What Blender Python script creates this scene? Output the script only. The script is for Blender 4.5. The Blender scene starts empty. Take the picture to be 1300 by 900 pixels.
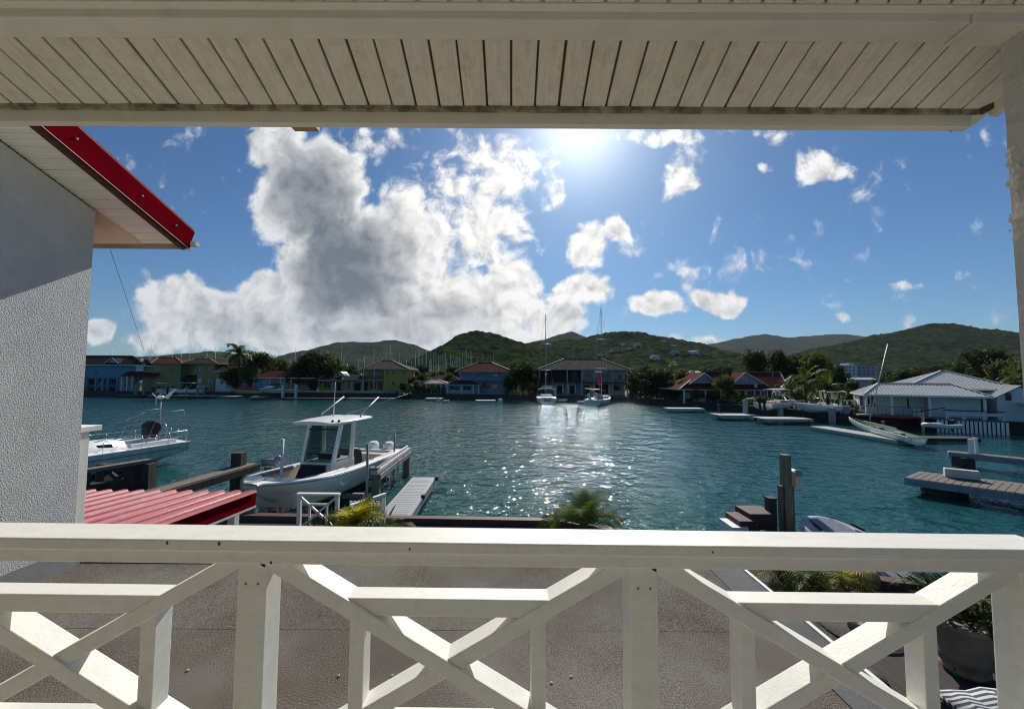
import bpy, math, random
from mathutils import Vector, Matrix, noise
R = math.radians
SC = bpy.context.scene
COL = SC.collection
rnd = random.Random(7)
E = 5.6                      # eye height above the water (water is z = 0)

# ------------------------------------------------------------------ camera
F = 490.0                    # focal length in photo pixels (1300 wide)
PITCH, ROLL = R(3.1), 0.0056
CM = Matrix.Rotation(R(90) + PITCH, 3, 'X') @ Matrix.Rotation(ROLL, 3, 'Z')
cam = bpy.data.cameras.new('camera')
cam.lens = 36 * F / 1300; cam.sensor_width = 36; cam.clip_start = 0.05; cam.clip_end = 20000
co = bpy.data.objects.new('camera', cam); COL.objects.link(co)
co.matrix_world = Matrix.Translation((0, 0, E)) @ CM.to_4x4()
SC.camera = co

# ------------------------------------------------------------------ exposure
SC.view_settings.view_transform = 'Standard'; SC.view_settings.look = 'None'
SC.view_settings.exposure = 0.0; SC.view_settings.gamma = 1
SC.view_settings.use_curve_mapping = False
SC.render.engine = 'CYCLES'
SC.cycles.use_denoising = True; SC.cycles.filter_width = 1.1
SC.cycles.max_bounces = 8; SC.cycles.diffuse_bounces = 5; SC.cycles.glossy_bounces = 4
SC.cycles.transmission_bounces = 6; SC.cycles.transparent_max_bounces = 8
SC.cycles.caustics_reflective = False; SC.cycles.caustics_refractive = False

# ------------------------------------------------------------------ sun
SUN_EL, SUN_AZ = R(34.0), R(10.2)      # azimuth measured from +Y towards +X
sd = Vector((math.sin(SUN_AZ) * math.cos(SUN_EL), math.cos(SUN_AZ) * math.cos(SUN_EL), math.sin(SUN_EL)))
sl = bpy.data.lights.new('sun', 'SUN'); sl.energy = 5.0; sl.angle = R(0.5); sl.color = (1.0, 0.955, 0.88)
so = bpy.data.objects.new('sun', sl); COL.objects.link(so)
so.rotation_euler = sd.to_track_quat('Z', 'Y').to_euler(); so.location = sd * 60

# ------------------------------------------------------------------ pixel helper (photo pixels -> real points)
def ray(px, py):
    return CM @ Vector(((px - 650) / F, (450 - py) / F, -1))
def at(px, py, Y):
    d = ray(px, py); t = Y / d.y
    return Vector((d.x * t, Y, E + d.z * t))
def on(px, py, z):
    d = ray(px, py); t = (z - E) / d.z
    return Vector((d.x * t, d.y * t, z))

# ------------------------------------------------------------------ world: Nishita sky with cumulus by direction
W = bpy.data.worlds.new('World'); SC.world = W; W.use_nodes = True
nt = W.node_tree; nt.nodes.clear()
def N(t, **kw):
    n = nt.nodes.new(t)
    for k, v in kw.items(): setattr(n, k, v)
    return n
def put(sock, v):
    if isinstance(v, (bpy.types.NodeSocket,)): nt.links.new(v, sock)
    else: sock.default_value = v
def M(op, a, b=0.0, c=None, clamp=False):
    n = N('ShaderNodeMath', operation=op, use_clamp=clamp)
    put(n.inputs[0], a); put(n.inputs[1], b)
    if c is not None: put(n.inputs[2], c)
    return n.outputs[0]
def V(op, a, b=None, c=None):
    n = N('ShaderNodeVectorMath', operation=op)
    put(n.inputs[0], a)
    if b is not None: put(n.inputs[1], b)
    if c is not None: put(n.inputs[2], c)
    return n.outputs['Value'] if op in ('DOT_PRODUCT', 'LENGTH') else n.outputs[0]
def SS(x, lo, hi):
    n = N('ShaderNodeMapRange', interpolation_type='SMOOTHSTEP')
    put(n.inputs[0], x); n.inputs[1].default_value = lo; n.inputs[2].default_value = hi
    return n.outputs[0]
def MIX(f, a, b):
    n = N('ShaderNodeMix', data_type='RGBA'); put(n.inputs[0], f)
    put(n.inputs[6], a); put(n.inputs[7], b)
    return n.outputs[2]
sky = N('ShaderNodeTexSky', sky_type='NISHITA', sun_disc=False, sun_elevation=SUN_EL, sun_rotation=SUN_AZ)
sky.air_density = 1.0; sky.dust_density = 0.35; sky.ozone_density = 2.0
SKY_STRENGTH = 0.057
tc = N('ShaderNodeTexCoord')
dirv = V('NORMALIZE', tc.outputs['Generated'])
sep = N('ShaderNodeSeparateXYZ'); nt.links.new(dirv, sep.inputs[0])
dy = M('MAXIMUM', sep.outputs[1], 0.02)
cmb = N('ShaderNodeCombineXYZ')
nt.links.new(M('DIVIDE', sep.outputs[0], dy), cmb.inputs[0]); nt.links.new(M('DIVIDE', sep.outputs[2], dy), cmb.inputs[1])
uv = cmb.outputs[0]
# warp so that the cloud outlines billow
nw = N('ShaderNodeTexNoise'); nw.noise_dimensions = '2D'; nt.links.new(uv, nw.inputs['Vector'])
nw.inputs['Scale'].default_value = 7; nw.inputs['Detail'].default_value = 3
warp = V('MULTIPLY_ADD', nw.outputs['Color'], (0.07, 0.06, 0), (-0.035, -0.03, 0))
uvw = V('ADD', uv, warp)
BLOBS = [  # photo px centre, radii, weight : where the clouds stand in the sky
 (350,185,42,34,1.0),(395,245,75,75,1.15),(430,345,80,85,1.3),(500,330,80,80,1.1),(548,245,105,60,.56),(610,300,100,78,.60),
 (655,215,62,45,.52),(560,385,120,48,1.1),(230,385,52,42,.95),(290,402,60,40,.9),(330,372,38,32,.95),(350,418,70,30,.95),
 (470,428,190,26,.95),(240,432,90,18,.7),(700,230,28,60,.55),(742,312,30,34,.8),(780,296,20,18,.6),(742,366,50,24,.95),(696,405,50,26,.95),
 (650,365,45,42,.9),(860,236,30,34,.75),(836,389,38,20,.85),(921,383,36,20,.9),(1040,214,42,26,.62),(970,218,20,11,.5),
 (842,174,60,15,.55),(1150,361,28,10,.5),(124,420,22,20,.85),(1070,400,14,8,.5),(640,430,80,20,.8),(985,172,40,10,.35),
 (610,190,60,30,.4),(700,385,60,22,.6),(1010,436,50,8,.45),(480,185,70,35,.42),(890,432,40,8,.45)]
tot = None
for (bx, by, rx, ry, w) in BLOBS:
    c = at(bx, by, 1.0); cx, cy = c.x, c.z - E
    k = F / 1.06
    ix, iy = 1 / (rx * 1.18 / k), 1 / (ry * 1.18 / k)
    q = V('MULTIPLY_ADD', uvw, (ix, iy, 0), (-cx * ix, -cy * iy, 0))
    v = M('MULTIPLY', M('SUBTRACT', 1.0, V('DOT_PRODUCT', q, q), clamp=True), w)
    tot = v if tot is None else M('SMOOTH_MAX', tot, v, 0.25)
def fbm(vec, scale, detail, rough=0.55):
    n = N('ShaderNodeTexNoise'); n.noise_dimensions = '2D'
    nt.links.new(vec, n.inputs['Vector']); n.inputs['Scale'].default_value = scale
    n.inputs['Detail'].default_value = detail; n.inputs['Roughness'].default_value = rough
    return n.outputs['Fac']
def billow(vec, det):
    n = N('ShaderNodeTexVoronoi'); n.voronoi_dimensions = '2D'; n.feature = 'SMOOTH_F1'; n.normalize = True
    nt.links.new(vec, n.inputs['Vector']); n.inputs['Scale'].default_value = 13; n.inputs['Detail'].default_value = det
    n.inputs['Roughness'].default_value = 0.55; n.inputs['Smoothness'].default_value = 0.35
    return M('SUBTRACT', 0.86, M('MULTIPLY', n.outputs['Distance'], 1.15))
def puff(vec, d):
    return M('ADD', M('MULTIPLY', fbm(vec, 5, 3, 0.5), 0.35), M('ADD', M('MULTIPLY', fbm(vec, 16, d, 0.62), 0.35), M('MULTIPLY', billow(vec, 3), 0.30)))
n1 = puff(uvw, 10)
s_off = ray(735, 150); su, sv = s_off.x / s_off.y, s_off.z / s_off.y
tosun = V('SUBTRACT', (su, sv, 0), uv)
tosn = V('NORMALIZE', tosun)
uv2 = V('MULTIPLY_ADD', tosn, (0.022, 0.022, 0), uvw)
n2 = puff(uv2, 7)      # the same field a step nearer the sun
amp = M('MULTIPLY', SS(tot, 0.02, 0.24), 1.9)
d1 = M('MULTIPLY_ADD', M('SUBTRACT', n1, 0.5), amp, tot)
alpha = M('MULTIPLY', SS(d1, 0.27, 0.60), SS(sep.outputs[1], 0.02, 0.1))
DARK = [(435,345,75,85,1.0),(400,245,62,62,.85),(415,290,70,60,.9),(570,400,60,24,.5),(600,335,40,18,.25),(500,400,55,34,.5),(470,190,70,30,.6),
 (300,412,50,18,.4),(560,200,50,20,.25),(235,410,40,16,.35),(480,330,40,60,.5)]
dk = None
for (bx, by, rx, ry, w) in DARK:
    c = at(bx, by, 1.0); cx, cy = c.x, c.z - E
    ix, iy = 1 / (rx * 1.4 * 1.06 / F), 1 / (ry * 1.4 * 1.06 / F)
    q = V('MULTIPLY_ADD', uvw, (ix, iy, 0), (-cx * ix, -cy * iy, 0))
    v = M('MULTIPLY', M('SUBTRACT', 1.0, V('DOT_PRODUCT', q, q), clamp=True), w)
    dk = v if dk is None else M('SMOOTH_MAX', dk, v, 0.3)
thick = SS(M('MULTIPLY', M('MULTIPLY_ADD', M('SUBTRACT', n1, 0.5), 1.0, M('MULTIPLY', dk, 0.95)), SS(d1, 0.4, 0.9), clamp=True), -0.12, 1.15)
relief = M('MULTIPLY', M('SUBTRACT', n1, n2), 3.4)                          # > 0 : facing the sun
sdot = V('DOT_PRODUCT', dirv, tuple(sd))
near = SS(sdot, 0.72, 0.99)
lit = M('ADD', M('SUBTRACT', 0.93, M('MULTIPLY', thick, 0.98)), M('MULTIPLY', relief, M('SUBTRACT', 1.0, M('MULTIPLY', thick, 0.72))), clamp=True)
litcol = MIX(near, (0.80, 0.82, 0.84, 1), (1.12, 1.10, 1.06, 1))
cloudcol = MIX(lit, (0.165, 0.195, 0.245, 1), litcol)
glow = M('ADD', M('MULTIPLY', M('POWER', M('MAXIMUM', sdot, 0.0), 170.0), 0.75), M('MULTIPLY', M('POWER', M('MAXIMUM', sdot, 0.0), 28.0), 0.13))
glow = M('ADD', glow, M('MULTIPLY', M('POWER', M('MAXIMUM', sdot, 0.0), 9.0), 0.02))
bg1 = N('ShaderNodeBackground'); bg1.inputs[1].default_value = SKY_STRENGTH
tint = N('ShaderNodeMix', data_type='RGBA', blend_type='MULTIPLY'); tint.inputs[0].default_value = 1
nt.links.new(sky.outputs[0], tint.inputs[6]); tint.inputs[7].default_value = (0.58, 0.93, 1.27, 1)
nt.links.new(tint.outputs[2], bg1.inputs[0])
bg2 = N('ShaderNodeBackground'); nt.links.new(cloudcol, bg2.inputs[0]); bg2.inputs[1].default_value = 0.96
bg3 = N('ShaderNodeBackground'); bg3.inputs[0].default_value = (1, 0.97, 0.92, 1); nt.links.new(glow, bg3.inputs[1])
ms = N('ShaderNodeMixShader'); nt.links.new(alpha, ms.inputs[0]); nt.links.new(bg1.outputs[0], ms.inputs[1]); nt.links.new(bg2.outputs[0], ms.inputs[2])
ad = N('ShaderNodeAddShader'); nt.links.new(ms.outputs[0], ad.inputs[0]); nt.links.new(bg3.outputs[0], ad.inputs[1])
wo = N('ShaderNodeOutputWorld'); nt.links.new(ad.outputs[0], wo.inputs[0])
W.cycles.sampling_method = 'MANUAL'; W.cycles.sample_map_resolution = 1024

# ------------------------------------------------------------------ materials
MATS = {}
def mat(name, col, rough=0.6, col2=None, scale=6.0, detail=6, stretch=(1, 1, 1), bump=0.0, bscale=None, metal=0.0,
        spec=0.5, dirt=None, dirt_amt=0.0, dirt_scale=1.5, transl=0.0, contrast=(0.35, 0.65), bdist=0.02, speck=None):
    if name in MATS: return MATS[name]
    m = bpy.data.materials.new(name); m.use_nodes = True
    t = m.node_tree; b = t.nodes['Principled BSDF']; L = t.links.new
    b.inputs['Roughness'].default_value = rough; b.inputs['Metallic'].default_value = metal
    b.inputs['Specular IOR Level'].default_value = spec
    geo = t.nodes.new('ShaderNodeTexCoord'); mp = t.nodes.new('ShaderNodeMapping')
    L(geo.outputs['Object'], mp.inputs[0]); mp.inputs['Scale'].default_value = stretch
    nz = t.nodes.new('ShaderNodeTexNoise'); L(mp.outputs[0], nz.inputs['Vector'])
    nz.inputs['Scale'].default_value = scale; nz.inputs['Detail'].default_value = detail; nz.inputs['Roughness'].default_value = 0.62
    mr = t.nodes.new('ShaderNodeMapRange'); L(nz.outputs['Fac'], mr.inputs[0])
    mr.inputs[1].default_value, mr.inputs[2].default_value = contrast
    c2 = col2 or tuple(c * 0.82 for c in col)
    mx = t.nodes.new('ShaderNodeMix'); mx.data_type = 'RGBA'; L(mr.outputs[0], mx.inputs[0])
    mx.inputs[6].default_value = (*col, 1); mx.inputs[7].default_value = (*c2, 1)
    out = mx.outputs[2]
    if dirt:
        n2 = t.nodes.new('ShaderNodeTexNoise'); L(geo.outputs['Object'], n2.inputs['Vector'])
        n2.inputs['Scale'].default_value = dirt_scale; n2.inputs['Detail'].default_value = 8; n2.inputs['Roughness'].default_value = 0.7
        r2 = t.nodes.new('ShaderNodeMapRange'); L(n2.outputs['Fac'], r2.inputs[0])
        r2.inputs[1].default_value, r2.inputs[2].default_value = 0.5, 0.72; r2.inputs[4].default_value = dirt_amt
        m2 = t.nodes.new('ShaderNodeMix'); m2.data_type = 'RGBA'; L(r2.outputs[0], m2.inputs[0])
        L(out, m2.inputs[6]); m2.inputs[7].default_value = (*dirt, 1); out = m2.outputs[2]
    if speck:
        sc_, amt, sc_col = speck
        n3 = t.nodes.new('ShaderNodeTexNoise'); L(geo.outputs['Object'], n3.inputs['Vector'])
        n3.inputs['Scale'].default_value = sc_; n3.inputs['Detail'].default_value = 2
        r3 = t.nodes.new('ShaderNodeMapRange'); L(n3.outputs['Fac'], r3.inputs[0])
        r3.inputs[1].default_value, r3.inputs[2].default_value = 0.45, 0.62; r3.inputs[4].default_value = amt
        m3 = t.nodes.new('ShaderNodeMix'); m3.data_type = 'RGBA'; L(r3.outputs[0], m3.inputs[0])
        L(out, m3.inputs[6]); m3.inputs[7].default_value = (*sc_col, 1); out = m3.outputs[2]
    L(out, b.inputs['Base Color'])
    if bump:
        nb = t.nodes.new('ShaderNodeTexNoise'); L(mp.outputs[0], nb.inputs['Vector'])
        nb.inputs['Scale'].default_value = bscale or scale * 3; nb.inputs['Detail'].default_value = 4
        bp = t.nodes.new('ShaderNodeBump'); L(nb.outputs['Fac'], bp.inputs['Height'])
        bp.inputs['Strength'].default_value = bump; bp.inputs['Distance'].default_value = bdist
        L(bp.outputs[0], b.inputs['Normal'])
    if transl:
        tr = t.nodes.new('ShaderNodeBsdfTranslucent'); L(out, tr.inputs[0])
        hs = t.nodes.new('ShaderNodeHueSaturation'); L(out, hs.inputs['Color']); hs.inputs['Value'].default_value = 1.6; hs.inputs['Hue'].default_value = 0.475
        L(hs.outputs[0], tr.inputs[0])
        ms_ = t.nodes.new('ShaderNodeMixShader'); ms_.inputs[0].default_value = transl
        L(b.outputs[0], ms_.inputs[1]); L(tr.outputs[0], ms_.inputs[2])
        L(ms_.outputs[0], t.nodes['Material Output'].inputs[0])
    MATS[name] = m
    return m

def glass(name, col=(0.02, 0.03, 0.035), rough=0.05, alpha=None):
    if name in MATS: return MATS[name]
    m = bpy.data.materials.new(name); m.use_nodes = True
    t = m.node_tree; b = t.nodes['Principled BSDF']
    b.inputs['Base Color'].default_value = (*col, 1); b.inputs['Roughness'].default_value = rough
    if alpha is not None:
        tr = t.nodes.new('ShaderNodeBsdfTransparent'); tr.inputs[0].default_value = (0.55, 0.68, 0.68, 1)
        mx = t.nodes.new('ShaderNodeMixShader'); mx.inputs[0].default_value = alpha
        t.links.new(tr.outputs[0], mx.inputs[1]); t.links.new(b.outputs[0], mx.inputs[2])
        t.links.new(mx.outputs[0], t.nodes['Material Output'].inputs[0])
    MATS[name] = m
    return m

WHITE = mat('white_painted_wood', (.86, .845, .785), .5, (.81, .79, .72), 5, stretch=(.6, 6, 6), bump=.16, bscale=30, bdist=.004, dirt=(.42, .35, .24), dirt_amt=.16, dirt_scale=16, speck=(55, .07, (.55, .48, .36)))
SOFFIT = mat('weathered_soffit_paint', (.86, .81, .69), .7, (.75, .70, .58), 8, stretch=(9, .7, 3), bump=.5, bscale=26, bdist=.006, dirt=(.22, .18, .12), dirt_amt=.3, dirt_scale=14)
TRIM = mat('cream_trim_paint', (.84, .80, .69), .6, (.79, .75, .64), 4, stretch=(.5, 4, 4), bump=.2, bscale=25, bdist=.004, dirt=(.4, .35, .27), dirt_amt=.2, dirt_scale=6)
GROOVE = mat('dark_board_gap', (.10, .085, .06), .9)
DIRTY = mat('mouldy_trim', (.40, .36, .27), .9, (.15, .12, .085), 14, bump=.6, bscale=30, contrast=(.4, .6))
STUCCO = mat('white_stucco', (.68, .68, .66), .85, (.60, .60, .58), 3, bump=1.0, bscale=95, bdist=.016, dirt=(.40, .40, .37), dirt_amt=.45, dirt_scale=1.6)
RED = mat('red_painted_metal', (.25, .004, .012), .8, (.18, .003, .009), 2.5, spec=.0, bump=.1, bscale=20)
REDROOF = mat('red_corrugated_sheet', (.38, .014, .022), .34, (.30, .012, .018), 3, spec=.5, dirt=(.5, .3, .28), dirt_amt=.45, dirt_scale=5)
FELT = mat('mineral_roofing_felt', (.140, .128, .112), 1.0, (.072, .054, .042), .8, contrast=(.40, .60), bump=.25, bscale=140, bdist=.004, speck=(150, .62, (.33, .31, .275)), dirt=(.045, .030, .022), dirt_amt=.5, dirt_scale=1.3, spec=.0)
FELT_STRIP = mat('grey_flashing_felt', (.085, .088, .09), .85, (.055, .057, .06), 4, bump=.3, bscale=60, bdist=.005, speck=(180, .4, (.17, .17, .17)))
BARE = mat('bare_wood', (.42, .30, .17), .7, (.30, .20, .10), 6, stretch=(1, 8, 8))
DARKWOOD = mat('dark_weathered_timber', (.075, .06, .05), .85, (.035, .028, .024), 5, stretch=(1, 1, .2), bump=.5, bscale=20)
GREYWOOD = mat('grey_weathered_timber', (.22, .18, .15), .85, (.12, .095, .078), 4, stretch=(5, .6, 5), bump=.4, bscale=20)
BROWNBEAM = mat('brown_quay_timber', (.10, .045, .035), .7, (.055, .028, .022), 3, stretch=(.4, 4, 4))
ALU = mat('grey_ribbed_decking', (.36, .37, .38), .5, (.28, .29, .30), 3, stretch=(1, 12, 1), bump=.3, bscale=14)
GEL = mat('white_gelcoat', (.90, .90, .87), .25, (.86, .86, .83), 1.5)
GELDIRTY = mat('weathered_gelcoat', (.66, .67, .66), .35, (.5, .51, .5), 3, dirt=(.3, .3, .28), dirt_amt=.4)
CREAM = mat('cream_gelcoat', (.72, .64, .48), .4, (.66, .58, .44), 4)
GREYVINYL = mat('grey_vinyl', (.19, .21, .25), .5, (.14, .15, .19), 8)
BLACK = mat('black_canvas', (.012, .012, .014), .75, (.02, .02, .022), 9, bump=.3)
STEEL = mat('stainless_tube', (.62, .63, .64), .25, metal=.9)
GALV = mat('galvanised_metal', (.34, .35, .36), .5, (.26, .27, .28), 6, metal=.4)
WHITEPVC = mat('white_plastic_pipe', (.74, .73, .70), .4)
CONC = mat('concrete', (.36, .35, .33), .85, (.26, .25, .235), 3, bump=.4, bscale=25, dirt=(.15, .14, .12), dirt_amt=.5)
SEAWALL = mat('stained_seawall', (.055, .05, .042), .9, (.025, .022, .018), 1.5, bump=.5, bscale=8, dirt=(.03, .035, .025), dirt_amt=.8)
GLASS = glass('dark_window_glass')
TINT = glass('tinted_windscreen', (.01, .02, .02), .03, .42)
SHUT = mat('dark_blue_shutter', (.02, .035, .07), .6)
LEAF = mat('tree_leaves', (.040, .066, .014), .7, (.020, .038, .008), .6, spec=.15, transl=.3, contrast=(.4, .6))
LEAF_Y = mat('yellowish_leaves', (.085, .105, .018), .7, (.045, .068, .014), .7, spec=.15, transl=.35, contrast=(.4, .6))
PALMLEAF = mat('palm_frond', (.045, .095, .012), .5, (.085, .12, .018), .9, spec=.2, transl=.35, contrast=(.4, .6))
PALMYEL = mat('yellow_green_frond', (.40, .37, .02), .5, (.24, .27, .025), 1.5, spec=.2, transl=.5)
BARK = mat('bark', (.12, .095, .07), .9, (.06, .048, .036), 5, bump=.6, bscale=14)

# ------------------------------------------------------------------ mesh builder
class MB:
    def __init__(s): s.v = []; s.f = []; s.sm = []
    def add(s, vs, fs, smooth=False):
        o = len(s.v); s.v += [Vector(p) for p in vs]
        for f in fs: s.f.append([i + o for i in f]); s.sm.append(smooth)
        return s
    def box(s, x0, x1, y0, y1, z0, z1):
        p = [(x0,y0,z0),(x1,y0,z0),(x1,y1,z0),(x0,y1,z0),(x0,y0,z1),(x1,y0,z1),(x1,y1,z1),(x0,y1,z1)]
        return s.add(p, [(3,2,1,0),(4,5,6,7),(0,1,5,4),(1,2,6,5),(2,3,7,6),(3,0,4,7)])
    def bar(s, a, b, w, h, up=(0, 0, 1)):
        a, b = Vector(a), Vector(b); d = (b - a).normalized(); up = Vector(up)
        if abs(d.dot(up)) > .99: up = Vector((0, 1, 0))
        r = d.cross(up).normalized(); u = r.cross(d)
        p = []
        for e in (a, b):
            for i, j in ((-1, -1), (1, -1), (1, 1), (-1, 1)): p.append(e + r * (w / 2 * i) + u * (h / 2 * j))
        return s.add(p, [(0,1,2,3),(7,6,5,4),(0,4,5,1),(1,5,6,2),(2,6,7,3),(3,7,4,0)])
    def tube(s, pts, r, n=8, r1=None, cap=True):
        pts = [Vector(p) for p in pts]; m = len(pts); vs = []
        pr = None
        for i, p in enumerate(pts):
            d = (pts[min(i + 1, m - 1)] - pts[max(i - 1, 0)]).normalized()
            ref = pr if pr is not None else (Vector((0, 0, 1)) if abs(d.z) < .9 else Vector((1, 0, 0)))
            u = (ref - d * ref.dot(d)).normalized(); pr = u; w = d.cross(u)
            rr = r if r1 is None else r + (r1 - r) * i / max(1, m - 1)
            for k in range(n):
                a = 2 * math.pi * k / n; vs.append(p + (u * math.cos(a) + w * math.sin(a)) * rr)
        fs = [(i*n+k, i*n+(k+1)%n, (i+1)*n+(k+1)%n, (i+1)*n+k) for i in range(m-1) for k in range(n)]
        s.add(vs, fs, True)
        if cap: s.f += [[len(s.v)-m*n+k for k in range(n)][::-1], [len(s.v)-n+k for k in range(n)]]; s.sm += [False, False]
        return s
    def poly(s, pts, vec):
        pts = [Vector(p) for p in pts]; v = Vector(vec); n = len(pts)
        return s.add(pts + [p + v for p in pts], [list(range(n))[::-1], list(range(n, 2*n))] + [(i, (i+1)%n, n+(i+1)%n, n+i) for i in range(n)])
    def lathe(s, c, prof, n=20):
        c = Vector(c); vs = []
        for r, z in prof:
            for k in range(n):
                a = 2*math.pi*k/n; vs.append(c + Vector((r*math.cos(a), r*math.sin(a), z)))
        m = len(prof)
        return s.add(vs, [(i*n+k, i*n+(k+1)%n, (i+1)*n+(k+1)%n, (i+1)*n+k) for i in range(m-1) for k in range(n)], True)
    def strip(s, rows, smooth=True, close=False):
        n = len(rows[0]); vs = [p for r in rows for p in r]
        fs = []
        for i in range(len(rows)-1):
            for k in range(n if close else n-1):
                fs.append((i*n+k, i*n+(k+1)%n, (i+1)*n+(k+1)%n, (i+1)*n+k))
        return s.add(vs, fs, smooth)
    def ball(s, c, r, n=10, sq=(1,1,1)):
        c = Vector(c); prof = []
        rows = []
        for i in range(n//2+1):
            t = math.pi*i/(n//2)
            rows.append([c + Vector((math.sin(t)*math.cos(2*math.pi*k/n)*r*sq[0], math.sin(t)*math.sin(2*math.pi*k/n)*r*sq[1], -math.cos(t)*r*sq[2])) for k in range(n)])
        return s.strip(rows, True, True)
    def build(s, name, m, parent=None, world=False, bevel=0.0, solid=0.0, subsurf=0):
        me = bpy.data.meshes.new(name)
        vs = s.v
        if world and parent is not None:
            inv = wmat(parent).inverted(); vs = [inv @ v for v in vs]
        me.from_pydata([tuple(v) for v in vs], [], s.f)
        me.polygons.foreach_set('use_smooth', s.sm)
        me.materials.append(m); me.update()
        o = bpy.data.objects.new(name, me); COL.objects.link(o)
        if parent is not None: o.parent = parent
        if solid:
            md = o.modifiers.new('solid', 'SOLIDIFY'); md.thickness = solid; md.offset = 0
        if bevel:
            md = o.modifiers.new('bevel', 'BEVEL'); md.width = bevel; md.segments = 2; md.limit_method = 'ANGLE'
        if subsurf:
            md = o.modifiers.new('sub', 'SUBSURF'); md.levels = subsurf; md.render_levels = subsurf
        return o
def wmat(o):
    m = o.matrix_basis.copy()
    while o.parent is not None:
        o = o.parent; m = o.matrix_basis @ m
    return m
def tag(o, label=None, cat=None, group=None, kind=None):
    if label: o['label'] = label
    if cat: o['category'] = cat
    if group: o['group'] = group
    if kind: o['kind'] = kind
    return o
def thing(name, label, cat, loc=(0, 0, 0), rz=0.0, group=None):
    o = bpy.data.objects.new(name, None); COL.objects.link(o)
    o.location = loc; o.rotation_euler = (0, 0, rz); o.empty_display_size = .3
    return tag(o, label, cat, group)
def copy_tree(o, parent=None):
    c = o.copy(); COL.objects.link(c)
    if parent is not None: c.parent = parent
    for ch in [k for k in KIDS(o)]: copy_tree(ch, c)
    return c
def KIDS(o): return [k for k in COL.objects if k.parent == o]
def structure(o): o['kind'] = 'structure'; return o
# ================================================================== THE SETTING
def water_mat():
    m = bpy.data.materials.new('harbour_water'); m.use_nodes = True
    t = m.node_tree; b = t.nodes['Principled BSDF']; L = t.links.new
    b.inputs['Base Color'].default_value = (.004, .062, .066, 1); b.inputs['Roughness'].default_value = .03; b.inputs['IOR'].default_value = 1.33; b.inputs['Specular IOR Level'].default_value = .46
    g = t.nodes.new('ShaderNodeTexCoord')
    nl = t.nodes.new('ShaderNodeTexNoise'); L(g.outputs['Object'], nl.inputs['Vector']); nl.inputs['Scale'].default_value = .03; nl.inputs['Detail'].default_value = 3
    cr = t.nodes.new('ShaderNodeMix'); cr.data_type = 'RGBA'; L(nl.outputs['Fac'], cr.inputs[0])
    cr.inputs[6].default_value = (.008, .064, .066, 1); cr.inputs[7].default_value = (.014, .094, .088, 1)
    L(cr.outputs[2], b.inputs['Base Color'])
    mpz = t.nodes.new('ShaderNodeMapping'); L(g.outputs['Object'], mpz.inputs[0]); mpz.inputs['Scale'].default_value = (.5, 1.6, 1)
    npz = t.nodes.new('ShaderNodeTexNoise'); L(mpz.outputs[0], npz.inputs['Vector']); npz.inputs['Scale'].default_value = .06; npz.inputs['Detail'].default_value = 4
    prev = None
    for sc, st, dist, ang, sx in ((.45, .95, .42, 20, 1.35), (1.6, .95, .21, -25, 1.2), (5.5, .95, .050, 40, 1.2)):
        mp = t.nodes.new('ShaderNodeMapping'); L(g.outputs['Object'], mp.inputs[0])
        mp.inputs['Rotation'].default_value = (0, 0, R(ang)); mp.inputs['Scale'].default_value = (1, sx, 1)
        n = t.nodes.new('ShaderNodeTexNoise'); L(mp.outputs[0], n.inputs['Vector']); n.inputs['Scale'].default_value = sc
        n.inputs['Detail'].default_value = 2.2; n.inputs['Distortion'].default_value = .4
        bp = t.nodes.new('ShaderNodeBump'); wv = t.nodes.new('ShaderNodeMapRange'); L(npz.outputs['Fac'], wv.inputs[0]); wv.inputs[1].default_value = .35; wv.inputs[2].default_value = .65; wv.inputs[3].default_value = st * .7; wv.inputs[4].default_value = st; L(wv.outputs[0], bp.inputs['Strength']); bp.inputs['Distance'].default_value = dist
        L(n.outputs['Fac'], bp.inputs['Height'])
        if prev: L(prev, bp.inputs['Normal'])
        prev = bp.outputs[0]
    L(prev, b.inputs['Normal'])
    return m
w = MB(); w.add([(-4600, -200, 0), (4600, -200, 0), (4600, 4600, 0), (-4600, 4600, 0)], [(0, 1, 2, 3)])
structure(w.build('water', water_mat()))

GRASS = mat('yard_ground', (.10, .10, .05), .95, (.16, .13, .09), 1.2, bump=.5)
YARD = mat('dark_yard_deck', (.05, .04, .033), .85, (.028, .022, .018), 2.5, stretch=(6, .5, 1), bump=.3)
quay = [(-120, 14), (-12, 13.0), (1.5, 12.6), (5.5, 10.6), (8.2, 9.15), (12, 8.3), (24, 8.3), (140, 8.3)]
q = MB(); q.poly([(-120, -60, .9)] + [(140, -60, .9)] + [(x, y, .9) for x, y in quay[::-1]], (0, 0, -2.4))
structure(q.build('ground', YARD))
# timber capping along the quay edge
qb = MB()
for (a, b) in zip(quay[1:-1], quay[2:]):
    qb.bar((a[0], a[1] - .1, .98), (b[0] + .02, b[1] - .1, .98), .26, .16)
tag(qb.build('quay_capping', BROWNBEAM), 'dark brown timber capping along the near quay edge', 'quay edge')

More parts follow.
